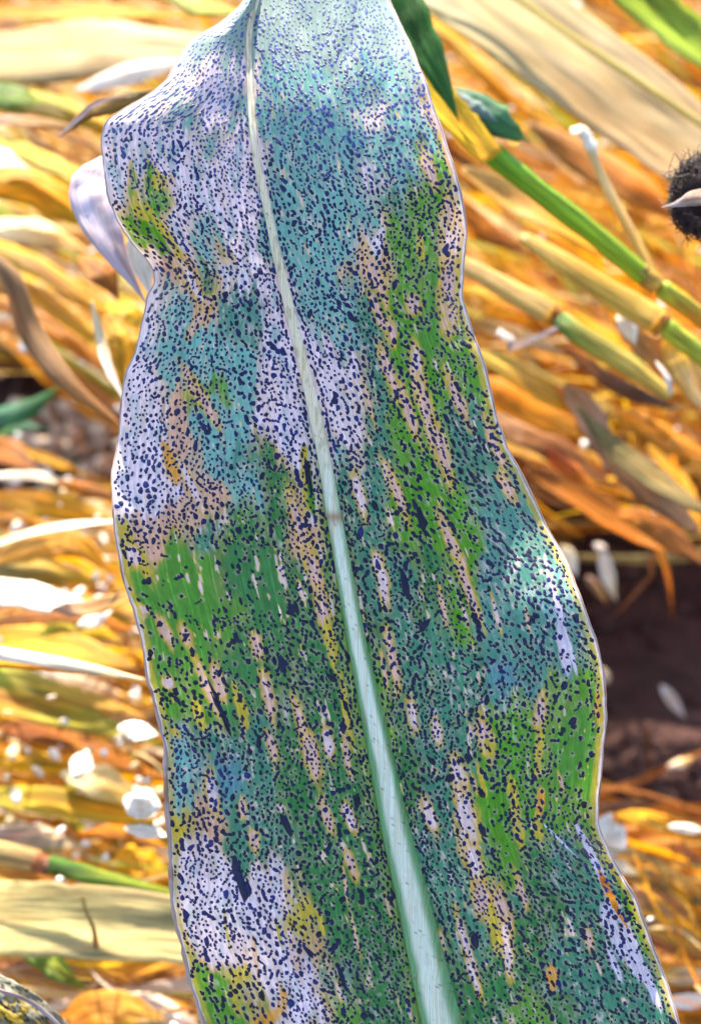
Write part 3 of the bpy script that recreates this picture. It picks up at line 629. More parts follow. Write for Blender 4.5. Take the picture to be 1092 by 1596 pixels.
def shreds():
    Vs, Fs, Cs, Us = [], [], [], []; off = 0
    for q in range(1500):
        x, y = random.uniform(-200, 1290), random.uniform(-200, 1750)
        if 300 < x < 560 and y > 100: continue
        g = float(ground_depth(y)); d = g * random.uniform(.70, .82)
        mean = 33 if x > 600 else (28 if y < 620 else 8)
        a = math.radians(mean + random.gauss(0, 24)); L = random.uniform(25, 110); w = random.choice([2, 3, 3, 4, 5, 7, 9])
        ex, ey = math.cos(a) * L, math.sin(a) * L
        if any((x + f_ * ex > 860 and 850 < y + f_ * ey < 1262) or (x + f_ * ex < 195 and 588 < y + f_ * ey < 770) for f_ in (-1, -.5, 0, .5, 1)): continue
        b = random.gauss(0, .22) * L
        path = [(x - ex, y - ey, d + random.uniform(-.02, .04)), (x - ey * b / L, y + ex * b / L, d), (x + ex, y + ey, d + random.uniform(-.02, .04))]
        c = PAL[random.choice(['yellow', 'pale', 'gold', 'tan', 'white', 'orange', 'brown', 'lime', 'pale'] if x < 600 else ['yellow', 'gold', 'tan', 'orange', 'brown', 'pale', 'brown', 'olive'])]
        V, F, C, U = ribbon_geo(path, [w * .3, w, w * .9, w * .1], c, c, roll=random.gauss(0, .6), curl=random.uniform(-.1, .1), n=10, k=4, rag=.35, seed=q % 991, up=random.uniform(.6, 1))
        Vs.append(V); Fs.append(F + off); Cs.append(C); Us.append(U); off += len(V)
    o = mesh_obj('straw_shreds', np.concatenate(Vs), np.concatenate(Fs), M_DRY, None, np.concatenate(Cs), np.concatenate(Us))
    tag(o, 'thin tangled shreds of straw lying over the matted leaves', 'straw shreds', kind='stuff')
shreds()
# --- individual leaves and stalks in front of the mass
L_ = leaf
# upper left
L_('broad pale tan leaf lying level behind the top left of the spotted leaf', [(-160, 95, .90), (40, 85, .88), (180, 74, .87), (400, 76, .86)], [100, 120, 118, 100], (.50, .32, .07), (.58, .42, .20), mat=M_PALE, curl=.04, up=.5)
L_('yellow leaf crossing above the broad pale leaf at the top left', [(-60, 20, .75), (120, 14, .74), (330, 22, .74)], [22, 34, 26], 'gold', 'yellow', up=.6)
L_('lime green leaf tip touching the spotted leaf at the very top', [(255, -30, .7), (310, 8, .69), (400, 22, .69)], [50, 42, 18], 'lime', (.6, .55, .05), up=.7)
L_('bleached white leaf scrap below the broad pale leaf', [(118, 138, .82), (190, 118, .81), (300, 92, .80)], [18, 38, 44], 'white', up=1.0, roll=-.1, curl=.03)
L_('curled brown leaf with a thin grey lip beside the upper left bulge', [(95, 212, .52), (140, 178, .51), (190, 158, .5), (240, 140, .5)], [6, 34, 40, 26], 'tan', 'olive', curl=.3, up=.4)
L_('thin grey leaf lip curving to a point at the upper left', [(90, 213, .505), (125, 180, .5), (150, 160, .497), (205, 146, .495)], [5, 10, 10, 8], 'mauve', 'pink', up=.4)
L_('small green leaf with a dark tip at the left border near the top', [(-60, 140, .7), (20, 150, .69), (70, 160, .69)], [40, 44, 16], 'green', 'lime', up=.6)
L_('long yellow green leaf sloping down below the broad pale leaf', [(-20, 160, .7), (60, 160, .7), (150, 192, .7), (210, 215, .7)], [40, 48, 40, 20], 'lime', 'gold', up=.7)
L_('grey brown strap leaf level across the left border', [(-40, 182, .66), (60, 190, .66), (150, 205, .66)], [14, 18, 10], 'pink', 'tan', up=.4)
L_('white sunlit leaf tip at the left border', [(-60, 238, .66), (0, 246, .66), (48, 262, .66)], [48, 42, 10], 'white', 'pale', up=1.0, curl=.03)
L_('bright lime and yellow leaf running down to the grey bent leaf', [(-30, 205, .69), (50, 240, .68), (130, 280, .67), (190, 330, .67)], [26, 34, 28, 16], 'lime', 'yellow', up=.8)
L_('wide gold leaf under the white leaf tip', [(-40, 290, .7), (40, 290, .7), (110, 330, .7), (160, 365, .7)], [50, 60, 50, 20], 'gold', 'yellow', up=.8)
L_('grey mauve bent leaf hanging just behind the left rim', [(165, 245, .475), (142, 300, .468), (172, 380, .462), (230, 476, .46)], [60, 72, 54, 14], (.60, .52, .60), (.56, .44, .50), mat=M_WHITE, curl=.02, up=.0, n=40, rag=.04)
L_('white sliver of leaf in the notch of the left rim', [(204, 352, .50), (218, 400, .5), (236, 462, .5)], [8, 40, 22], 'white', up=1.0, curl=.02)
L_('pale straw leaf with blunt end left of the grey bent leaf', [(-30, 350, .74), (60, 362, .73), (140, 392, .73)], [44, 50, 26], 'pale', 'tan', up=.8)
for (y0, y1, w, c0, c1, lab) in [(395, 520, 30, 'yellow', 'gold', 'yellow leaf strip sloping to the rim, topmost of the stack of three'), (440, 560, 26, 'tan', 'yellow', 'tan and yellow strip, middle of the stack of three'), (480, 600, 26, 'gold', 'orange', 'gold orange strip, lowest of the stack of three')]:
    L_(lab, [(-30, y0 - 25, .76), (60, y0 + 20, .75), (140, (y0 + y1) / 2 + 15, .74), (215, y1, .74)], [w, w * 1.1, w, w * .6], c0, c1, up=.8)
L_('deep orange shaded leaf scrap under the grey bent leaf', [(128, 398, .62), (160, 425, .61), (186, 470, .61)], [30, 44, 20], 'orange', 'brown', up=.6)
L_('dull brown strap curving down along the left side to the rim', [(-20, 390, .6), (20, 440, .6), (50, 520, .6), (110, 600, .59), (200, 672, .59)], [24, 34, 36, 38, 40], (.42, .27, .14), (.46, .22, .06), up=.4, curl=.2)
L_('bright yellow curled tip beside the left notch', [(168, 470, .64), (200, 488, .63), (238, 512, .63)], [28, 40, 20], 'yellow', up=.8)
L_('pale cream leaf edge arching down to the left rim', [(142, 468, .56), (155, 520, .56), (168, 570, .555), (196, 628, .55)], [8, 14, 18, 14], 'pale', 'white', up=.5)
L_('straw coloured leaf filling the space left of the rim', [(165, 490, .575), (190, 540, .57), (195, 600, .57)], [30, 62, 40], 'tan', 'yellow', up=.6)
# middle left
L_('green leaf blades in the soil gap at the left border', [(-30, 655, .78), (40, 640, .77), (95, 600, .77)], [36, 34, 14], 'bluegreen', 'green', name='green_leaf', cat='green leaf', up=.6)
L_('thin green blade tip in the soil gap at the left', [(-20, 690, .79), (30, 664, .78), (70, 668, .78)], [12, 20, 6], 'green', 'bluegreen', name='green_leaf', cat='green leaf', up=.9)
L_('orange brown leaf just below the soil gap at the left', [(-30, 690, .76), (20, 708, .76), (60, 735, .75)], [30, 40, 16], 'orange', 'brown', up=.7)
L_('pale level straw with a white end above the fan of yellow leaves', [(-30, 742, .73), (60, 742, .73), (120, 764, .73)], [10, 14, 10], 'white', 'pale', up=1.0)
L_('rust brown strip touching the left rim above the cream straw', [(90, 752, .7), (140, 764, .7), (210, 785, .7)], [14, 22, 18], 'orange', 'brown', up=.5)
L_('yellow orange shredded leaf above the cream straw', [(-10, 770, .72), (70, 785, .71), (190, 812, .71)], [26, 44, 34], 'gold', 'yellow', up=.8)
L_('cream straw rising gently from the left border to the rim', [(-40, 860, .58), (40, 832, .575), (110, 818, .57), (200, 810, .565)], [14, 14, 15, 17], 'pale', 'white', up=.9, curl=.1)
L_('tan leaf with a rounded shoulder below the cream straw', [(-20, 880, .66), (60, 850, .66), (120, 850, .66), (190, 905, .66)], [30, 40, 44, 20], 'tan', 'gold', up=.7)
L_('olive and yellow leaf patch on the left', [(-30, 880, .7), (60, 890, .7), (150, 905, .7)], [30, 46, 30], 'olive', 'yellow', up=.6)
L_('large white sunlit leaf sweeping level across the left', [(-60, 915, .6), (30, 925, .6), (90, 938, .595), (170, 946, .59)], [34, 42, 40, 12], 'white', 'white', up=1.05, curl=.04)
L_('mauve tan tapering leaf running into the rim above the green patch', [(80, 950, .58), (140, 946, .58), (215, 925, .575)], [12, 24, 34], 'pink', 'tan', up=.4)
L_('brown curved leaf under the large white one', [(-20, 975, .64), (70, 958, .64), (140, 962, .63), (215, 985, .63)], [14, 26, 24, 20], 'brown', 'orange', up=.6)
L_('white flame shaped leaf scrap near the rim', [(120, 975, .6), (150, 964, .6), (176, 952, .6)], [12, 26, 10], 'white', up=1.05, curl=.02)
L_('green flecked yellow leaf left of the rim', [(60, 990, .66), (110, 972, .66), (190, 1000, .66)], [14, 30, 30], 'lime', 'yellow', up=.8)
L_('wide yellow leaf above the pale stiff straw', [(-30, 995, .68), (80, 1005, .68), (215, 1040, .67)], [40, 52, 40], 'yellow', 'tan', up=.85)
st = empty('dry_straw', at(100, 1035, .5)); tag(st, 'stiff cream straw tapering to a dark point at the rim', 'straw')
leaf('', [(-40, 1012, .52), (60, 1028, .515), (150, 1044, .51), (226, 1060, .505)], [20, 20, 14, 4], 'white', 'pale', name='blade', parent=st, up=.8, curl=.25, rag=.03, n=40)
leaf('yellow lower margin', [(-40, 1032, .522), (50, 1040, .517), (130, 1050, .512)], [12, 9, 3], 'yellow', 'gold', name='margin', parent=st, up=.6, rag=.03)
for (pts, w, c0, c1, lab) in [
    ([(-30, 1045, .66), (60, 1070, .66), (230, 1118, .65)], [26, 36, 30], 'lime', 'tan', 'green edged tan leaf, first below the stiff straw'),
    ([(-30, 1085, .67), (90, 1110, .67), (250, 1160, .66)], [34, 40, 30], 'tan', 'lime', 'tan leaf with a lime streak, second below the stiff straw'),
    ([(-30, 1130, .69), (90, 1150, .68), (260, 1215, .68)], [22, 34, 34], 'brown', 'orange', 'rust brown leaf below the lime streaked tan leaf'),
    ([(-10, 1182, .68), (60, 1190, .68), (120, 1200, .68)], [30, 34, 20], 'yellow', 'yellow', 'short bright yellow leaf in the lower left'),
    ([(95, 1205, .64), (150, 1215, .63), (245, 1268, .63)], [14, 52, 36], 'pale', 'tan', 'cream leaf with rounded tip near the rim in the lower left'),
    ([(-30, 1238, .64), (90, 1250, .63), (256, 1282, .63)], [28, 38, 34], (.55, .48, .04), 'yellow', 'long lime yellow leaf above the green pair'),
    ([(-30, 1308, .62), (60, 1304, .62), (128, 1322, .62)], [26, 34, 20], 'pink', 'pale', 'pinkish cream leaf left of the green sheath'),
    ([(120, 1300, .64), (190, 1300, .64), (262, 1322, .64)], [14, 24, 18], 'orange', 'gold', 'orange tipped leaf above the green sheath'),
    ([(180, 1335, .66), (220, 1350, .66), (266, 1375, .66)], [40, 52, 40], 'yellow', 'gold', 'wide yellow leaf between green sheath and rim'),
    ([(-30, 1365, .63), (40, 1366, .63), (90, 1376, .63)], [12, 20, 12], 'tan', 'orange', 'tan strip directly above the wide straw sheath')]:
    L_(lab, pts, w, c0, c1, up=.8)
for (x, y, w, h, d) in [(215, 1140, 64, 30, .53), (222, 1252, 60, 46, .53), (128, 1192, 38, 40, .55), (228, 1296, 70, 18, .53)]:  # white scraps added where blown sun glare falls
    L_('white leaf scrap in place of sun glare near the left rim, %s' % {1140: 'upper wide one', 1252: 'large rounded one', 1192: 'tall narrow one', 1296: 'flat lowest one'}[y],
       [(x - w / 2, y - 6, d), (x, y, d), (x + w / 2, y + 6, d)], [h * .6, h, h * .8], 'white', up=1.05, curl=.03, rag=.15)
sh = empty('corn_stalk', at(60, 1340, .6)); tag(sh, 'slim stalk with a brown joint and green sheath above the wide straw sheath', 'corn stalk')
tube('stem', [(-60, 1322, .6), (0, 1330, .6), (62, 1345, .6)], [22, 20, 18], (.5, .42, .12), (.55, .35, .15), sh, flat=.8)
tube('node', [(52, 1343, .598), (80, 1352, .598)], [17, 15], 'brown', (.30, .12, .08), sh)
leaf('', [(76, 1346, .597), (130, 1362, .595), (190, 1376, .592), (285, 1396, .59)], [20, 24, 20, 8], 'green', 'lime', name='sheath', parent=sh, up=.5, curl=.3)
ws = empty('corn_sheath', at(100, 1435, .55)); tag(ws, 'wide flat straw coloured sheath lying level in the lower left', 'husk')
leaf('', [(-80, 1425, .56), (60, 1432, .555), (180, 1440, .55), (330, 1452, .548)], [92, 104, 100, 96], (.62, .52, .20), (.66, .54, .24), name='sheath_blade', parent=ws, up=.45, curl=.14, n=40, k=13)
leaf('', [(128, 1396, .549), (134, 1420, .5475), (146, 1450, .547), (150, 1482, .548)], [8, 5, 7, 12], (.50, .38, .12), (.45, .25, .1), name='crease', parent=ws, up=.2, curl=.1, thick=.0002)
L_('green blade crossing under the wide straw sheath', [(20, 1462, .57), (62, 1490, .565), (100, 1520, .56), (140, 1545, .56)], [10, 34, 28, 6], 'green', 'lime', name='green_leaf', cat='green leaf', up=.4)
L_('thin lime leaf stalk bending under the wide straw sheath', [(80, 1490, .56), (104, 1522, .555), (150, 1528, .555)], [5, 6, 5], 'lime', 'tan', up=.5)
L_('tan leaf level below the wide straw sheath', [(120, 1512, .62), (200, 1505, .62), (300, 1495, .62)], [18, 28, 26], 'tan', 'gold', up=.8)
L_('rust brown wide leaf along the bottom left', [(-30, 1520, .66), (60, 1525, .66), (180, 1545, .66), (320, 1580, .66)], [40, 54, 60, 50], (.42, .17, .06), (.50, .22, .08), up=.5)
L_('pink cream leaf tip at the bottom near the rim', [(180, 1555, .62), (230, 1565, .62), (310, 1600, .62)], [12, 26, 40], 'white', 'pink', up=.9)
L_('orange brown leaf edge curving along the bottom', [(90, 1590, .6), (170, 1572, .6), (260, 1590, .6)], [40, 50, 40], 'orange', 'tan', up=.6)
# speckled leaf in the corner
sp = empty('speckled_leaf', at(40, 1570, .45)); tag(sp, 'grey and yellow leaf peppered with black specks in the bottom left corner', 'corn leaf')
Vc, Fc, Cc, Uc = ribbon_geo([(-90, 1530, .455), (0, 1572, .45), (60, 1610, .448), (120, 1680, .45)], [70, 92, 80, 70], (.40, .38, .24), (.46, .45, .38), n=90, k=40, rag=.02, seed=4, up=.1, curl=.12)
jj = np.tile(np.linspace(-1, 1, 40), 90); tt = np.repeat(np.linspace(0, 1, 90), 40)
yl = sstep(.5, .6, fnoise(tt * 22, jj * 3, 301)) * (jj < .6) * (jj > -.6); Cc = Cc * (1 - yl[:, None]) + np.array([.55, .38, .04]) * yl[:, None]
dk = sstep(.62, .68, fnoise(tt * 34, jj * 22 * .7, 303, 2)); Cc = Cc * (1 - dk[:, None]) + np.array([.02, .02, .02]) * dk[:, None]
mesh_obj('blade', Vc, Fc, M_DRY, sp, Cc, Uc, solid=.0004)
leaf('', [(-60, 1528, .4535), (0, 1545, .449), (50, 1565, .4465), (98, 1605, .446)], [4, 5, 6, 6], 'mauve', 'mauve', name='rim', parent=sp, up=.1, thick=.0003)

# upper right
bl = empty('broad_dry_leaf', at(940, 120, .56)); tag(bl, 'broad cream and olive dry leaf spanning the top right corner', 'dry leaf')
leaf('', [(600, -130, .72), (760, -10, .705), (920, 110, .69), (1060, 215, .68), (1230, 350, .67)], [150, 190, 185, 165, 140], (.50, .38, .14), (.54, .38, .20), name='blade', parent=bl, mat=M_PALE, up=.8, curl=.03, n=60, k=25, rag=.02)
leaf('', [(640, -130, .70), (790, -16, .685), (950, 96, .67), (1110, 205, .66), (1230, 290, .65)], [12, 14, 14, 12, 10], (.62, .56, .16), (.62, .52, .16), name='midrib', parent=bl, up=.35, curl=.3, n=60)
L_('olive yellow lower lip of the broad top right leaf', [(800, 70, .73), (900, 155, .72), (1000, 225, .71), (1140, 300, .70)], [18, 36, 36, 40], 'olive', (.5, .45, .07), up=.5)
L_('lime green leaf in the top right corner', [(930, -80, .64), (1010, 0, .635), (1092, 70, .63), (1180, 150, .63)], [70, 80, 82, 76], 'lime', (.30, .42, .04), name='green_leaf', cat='green leaf', up=.4, curl=.1)
L_('dark green leaf hanging behind the upper right rim', [(600, -60, .52), (640, 20, .515), (680, 110, .51), (715, 190, .51)], [50, 54, 48, 22], 'green', (.06, .2, .04), name='green_leaf', cat='green leaf', up=.3)
L_('curled dark bluish green leaf tip below the yellow sheath', [(700, 135, .535), (745, 165, .53), (790, 198, .53), (825, 222, .54)], [30, 52, 58, 20], 'bluegreen', 'green', name='green_leaf', cat='green leaf', up=.7, curl=.4, rag=.2)
L_('pale strip painted as the blue highlight on the curled green leaf tip', [(712, 142, .524), (745, 168, .52), (775, 190, .52)], [10, 22, 18], (.35, .45, .45), (.2, .35, .3), name='green_leaf', cat='green leaf', up=.9, curl=.3, rag=.3)  # bluish highlight on the curl, made as a pale coloured strip
gs = empty('green_stalk', at(880, 330, .54)); tag(gs, 'bright green corn stalk with yellow upper sheath running down right of the leaf', 'corn stalk')
leaf('yellow sheath', [(612, 50, .53), (670, 130, .526), (720, 190, .522), (768, 244, .52)], [40, 54, 58, 42], (.80, .66, .02), (.85, .52, .03), name='sheath', parent=gs, up=.75, curl=.12)
tube('stem', [(752, 226, .528), (830, 290, .53), (920, 360, .535), (1004, 430, .54)], [19, 18, 18, 17], (.16, .42, .02), (.42, .56, .02), gs, flat=.8, n=40)
tube('node', [(992, 420, .54), (1022, 444, .542)], [17, 16], (.42, .24, .06), 'tan', gs)
tube('stem', [(1026, 446, .543), (1070, 478, .545), (1150, 540, .55)], [16, 16, 16], 'lime', 'orange', gs, n=20)
tw = empty('bleached_twig', at(960, 310, .56)); tag(tw, 'thin straw stem with a white frayed tip right of the green stalk', 'straw')
tube('stem', [(912, 218, .56), (945, 290, .56), (985, 365, .555), (1022, 440, .55)], [6, 8, 9, 9], 'pale', 'tan', tw)
leaf('', [(888, 204, .56), (908, 206, .56), (922, 230, .56), (928, 250, .56)], [14, 24, 18, 8], 'white', 'white', name='frayed_tip', parent=tw, up=1.0, curl=.2, rag=.3)
for (pts, w, c0, c1, lab) in [
    ([(640, 20, .82), (700, 60, .81), (770, 130, .8), (850, 200, .8)], [16, 22, 28, 18], 'yellow', 'gold', 'golden shredded leaf in the sparkling patch at the top'),
    ([(690, 50, .84), (760, 110, .83), (860, 175, .82)], [22, 34, 20], 'yellow', 'pale', 'bright yellow leaf in the middle of the sparkling patch'),
    ([(680, 120, .86), (760, 165, .85), (860, 215, .84)], [18, 30, 20], 'gold', 'yellow', 'gold leaf along the lower side of the sparkling patch'),
    ([(840, 95, .78), (880, 160, .78), (960, 210, .78), (1010, 240, .78)], [16, 34, 32, 16], 'yellow', 'gold', 'yellow leaf under the broad dry leaf, above the straw stem'),
    ([(820, 190, .76), (900, 240, .76), (1000, 300, .75), (1060, 350, .75)], [26, 60, 70, 40], (.50, .26, .07), 'orange', 'wide rust tan leaf behind the straw stem'),
    ([(960, 225, .72), (1010, 250, .72), (1060, 285, .72)], [10, 15, 12], 'yellow', 'yellow', 'narrow bright yellow strip pointing at the dark silk'),
    ([(720, 262, .66), (800, 305, .66), (880, 350, .65), (1000, 430, .65)], [34, 52, 52, 24], (.60, .38, .10), 'gold', 'long straw gold leaf right of the rim, below the green stalk'),
    ([(700, 300, .74), (760, 360, .74), (830, 400, .74)], [30, 34, 20], 'orange', 'brown', 'rust leaf just right of the widest upper rim'),
    ([(700, 235, .70), (770, 290, .70), (840, 345, .70)], [10, 14, 8], 'brown', 'orange', 'brown strand under the yellow sheath'),
    ([(720, 450, .70), (780, 470, .70), (860, 500, .70)], [18, 26, 18], 'yellow', 'orange', 'short yellow leaf between the two broken canes'),
    ([(730, 500, .68), (800, 520, .68), (880, 550, .68)], [22, 32, 22], 'tan', 'pale', 'pale tan leaf below the nearer broken cane'),
    ([(740, 545, .66), (800, 580, .66), (860, 620, .66), (900, 650, .66)], [24, 36, 36, 16], (.62, .48, .08), 'gold', 'olive yellow leaf below the pale fork'),
    ([(750, 590, .70), (830, 640, .70), (940, 690, .70)], [44, 54, 36], 'orange', 'gold', 'wide orange leaf left of the brown gap'),
    ([(760, 650, .72), (850, 690, .72), (960, 760, .72)], [40, 50, 30], (.45, .24, .10), 'brown', 'dull tan brown leaf beside the right rim'),
    ([(880, 600, .66), (920, 650, .66), (940, 700, .66), (944, 740, .66)], [40, 48, 30, 6], (.50, .28, .10), 'pink', 'hanging tan leaf ending in a point'),
    ([(900, 635, .64), (960, 700, .635), (1040, 760, .63), (1120, 810, .63)], [14, 34, 40, 40], 'olive', (.42, .30, .12), 'long olive grey leaf curving down on the right'),
    ([(940, 690, .66), (1010, 760, .65), (1092, 830, .65)], [40, 54, 50], (.50, .25, .10), (.55, .3, .14), 'tan brown leaf under the long olive one'),
    ([(960, 640, .68), (1030, 680, .68), (1120, 720, .68)], [30, 44, 40], 'gold', 'orange', 'gold orange leaf under the hooked white tips'),
    ([(820, 730, .74), (900, 770, .74), (1000, 830, .74), (1100, 870, .73)], [34, 44, 40, 40], 'brown', 'orange', 'dark rust leaf above the bare soil'),
    ([(960, 800, .70), (1010, 815, .70), (1100, 880, .70)], [20, 40, 60], 'orange', 'brown', 'curled orange leaf hanging over the bare soil'),
    ([(850, 700, .70), (890, 735, .70), (930, 760, .70)], [20, 30, 14], 'red', 'orange', 'small glowing red orange leaf scrap on the right'),
    ([(1040, 520, .62), (1070, 580, .62), (1110, 650, .62)], [40, 56, 40], 'yellow', 'pale', 'bright yellow curled leaf at the right border'),
    ([(960, 500, .66), (1010, 545, .66), (1060, 600, .66)], [30, 44, 24], (.6, .35, .12), 'orange', 'tan leaf between the cane end and the right border'),
    ([(880, 540, .74), (960, 600, .74), (1060, 640, .73)], [20, 32, 28], 'brown', 'dark', 'dark brown leaf under the lower cane')]:
    L_(lab, pts, w, c0, c1, up=.75)
c1_ = empty('broken_cane', at(930, 440, .58)); tag(c1_, 'long yellow cane with a green joint ending near the right border', 'corn stalk')
tube('cane', [(812, 366, .60), (900, 425, .59), (980, 475, .585), (1028, 502, .58)], [12, 19, 21, 21], (.72, .46, .08), (.70, .42, .06), c1_, flat=.32, n=30)
tube('node', [(1022, 499, .58), (1034, 508, .58)], [21, 19], 'gold', 'brown', c1_, flat=.6)
tube('shoot', [(1034, 506, .58), (1070, 535, .58), (1130, 580, .58)], [16, 17, 16], 'lime', (.45, .45, .05), c1_, flat=.7)
c2_ = empty('broken_cane', at(860, 510, .58)); tag(c2_, 'yellow cane just below the longer one, green at its joint and starting at the rim', 'corn stalk')
tube('cane', [(700, 400, .62), (780, 445, .61), (862, 490, .60)], [13, 18, 18], (.70, .42, .10), (.68, .42, .10), c2_, flat=.32)
tube('node', [(856, 486, .6), (868, 494, .6)], [18, 17], 'gold', 'brown', c2_, flat=.6)
tube('shoot', [(868, 494, .6), (900, 520, .595), (980, 570, .59), (1045, 618, .585)], [16, 17, 18, 10], 'green', (.72, .5, .1), c2_, flat=.6, n=36)
fk = empty('forked_leaf_scrap', at(820, 530, .6)); tag(fk, 'pale pink forked leaf scrap lying over the lower cane joint', 'dry leaf')
leaf('', [(790, 542, .6), (820, 532, .597), (868, 510, .593)], [14, 9, 5], 'pink', 'mauve', name='prong', parent=fk, up=.6)
leaf('', [(775, 515, .6), (795, 530, .6), (802, 545, .6)], [12, 16, 6], 'white', 'pink', name='prong', parent=fk, up=.9)
L_('white triangular husk scrap under the long cane', [(965, 482, .6), (978, 506, .6), (990, 536, .6)], [22, 36, 22], 'white', up=1.05, curl=.03)
L_('narrow white curved tip at the end of the lower cane', [(1022, 562, .575), (1040, 590, .572), (1046, 618, .572)], [6, 12, 8], 'white', 'mauve', up=.8)
# over the bare soil
for (pts, w, c0, c1, lab) in [
    ([(940, 862, .84), (948, 900, .84), (960, 938, .84)], [20, 24, 8], 'white', 'pale', 'white wedge shaped husk scrap standing in the bare soil'),
    ([(924, 848, .85), (938, 856, .85), (944, 872, .85)], [8, 14, 8], 'white', 'pink', 'small white chip above the wedge shaped scrap'),
    ([(914, 898, .86), (928, 915, .86), (946, 942, .86)], [12, 14, 8], 'pink', 'tan', 'pinkish chip left of the wedge shaped scrap'),
    ([(874, 850, .8), (888, 872, .8), (898, 900, .8)], [16, 24, 12], 'pale', 'white', 'cream scrap against the right rim above the soil'),
    ([(1030, 1068, .88), (1048, 1092, .88), (1068, 1120, .88)], [12, 19, 12], 'white', 'pink', 'lone pale oblong chip in the middle of the bare soil'),
    ([(1000, 826, .78), (1030, 842, .78), (1012, 880, .79), (1012, 900, .79), (955, 962, .8)], [5, 8, 8, 8, 7], (.45, .2, .08), 'brown', 'thin orange brown tendril hooking down over the soil'),
    ([(1020, 830, .76), (1032, 868, .77), (1042, 905, .78), (1048, 965, .79)], [12, 14, 9, 5], 'tan', 'orange', 'curled tan tendril hanging into the soil gap'),
    ([(936, 1040, .80), (944, 1055, .80), (946, 1068, .80)], [8, 16, 10], 'pale', 'pink', 'tiny cream scrap touching the right rim above the orange margin'),
    ([(930, 1238, .84), (1000, 1215, .84), (1060, 1185, .83), (1110, 1165, .83)], [7, 9, 9, 8], 'brown', 'orange', 'thin brown stem lying across the lower soil gap'),
    ([(1004, 1130, .86), (1010, 1180, .86), (1006, 1250, .86)], [6, 8, 6], 'brown', (.2, .1, .06), 'upright dull twig in the soil gap'),
    ([(1040, 1196, .82), (1060, 1190, .82), (1082, 1180, .82)], [8, 14, 10], 'white', 'tan', 'white chip on the thin brown stem'),
    ([(920, 1262, .72), (980, 1256, .72), (1040, 1250, .72)], [12, 16, 6], (.45, .22, .1), 'brown', 'brown leaf edge at the bottom of the soil gap'),
    ([(926, 1290, .66), (955, 1300, .66), (975, 1290, .66)], [46, 56, 16], 'white', 'white', 'large white leaf scrap against the lower right rim'),
    ([(960, 1270, .68), (1020, 1282, .68), (1110, 1310, .68)], [16, 30, 34], 'yellow', 'orange', 'yellow crest of the tan leaf in the lower right'),
    ([(1040, 1288, .66), (1070, 1292, .66), (1100, 1296, .66)], [8, 16, 10], 'white', 'white', 'flat white scrap at the lower right border'),
    ([(940, 1310, .70), (1020, 1310, .70), (1110, 1360, .70)], [30, 40, 40], 'orange', (.5, .24, .1), 'rust orange leaf above the black hollow'),
    ([(945, 1340, .66), (970, 1352, .66), (992, 1364, .66)], [10, 15, 12], 'white', 'pale', 'short white tip beside the torn right rim'),
    ([(940, 1350, .69), (1010, 1390, .69), (1060, 1420, .69), (1120, 1450, .69)], [30, 60, 70, 60], (.50, .34, .14), 'tan', 'wide olive tan leaf beside the torn right rim'),
    ([(960, 1400, .67), (1040, 1440, .67), (1130, 1500, .67)], [60, 80, 80], (.58, .32, .12), (.6, .36, .16), 'broad tan orange leaf below the black hollow'),
    ([(1000, 1480, .68), (1060, 1500, .68), (1130, 1520, .68)], [40, 50, 50], (.5, .26, .1), 'orange', 'rust leaf above the yellow strip at the lower right border'),
    ([(1025, 1520, .64), (1060, 1522, .64), (1120, 1518, .64)], [18, 24, 20], 'yellow', 'white', 'yellow strip at the lower right border'),
    ([(1040, 1560, .62), (1070, 1562, .62), (1120, 1556, .62)], [16, 22, 20], 'white', 'white', 'white strip at the bottom right border'),
    ([(1050, 1590, .64), (1080, 1588, .64), (1130, 1590, .64)], [20, 24, 24], 'gold', 'orange', 'gold leaf end in the bottom right corner')]:
    L_(lab, pts, w, c0, c1, up=.8)
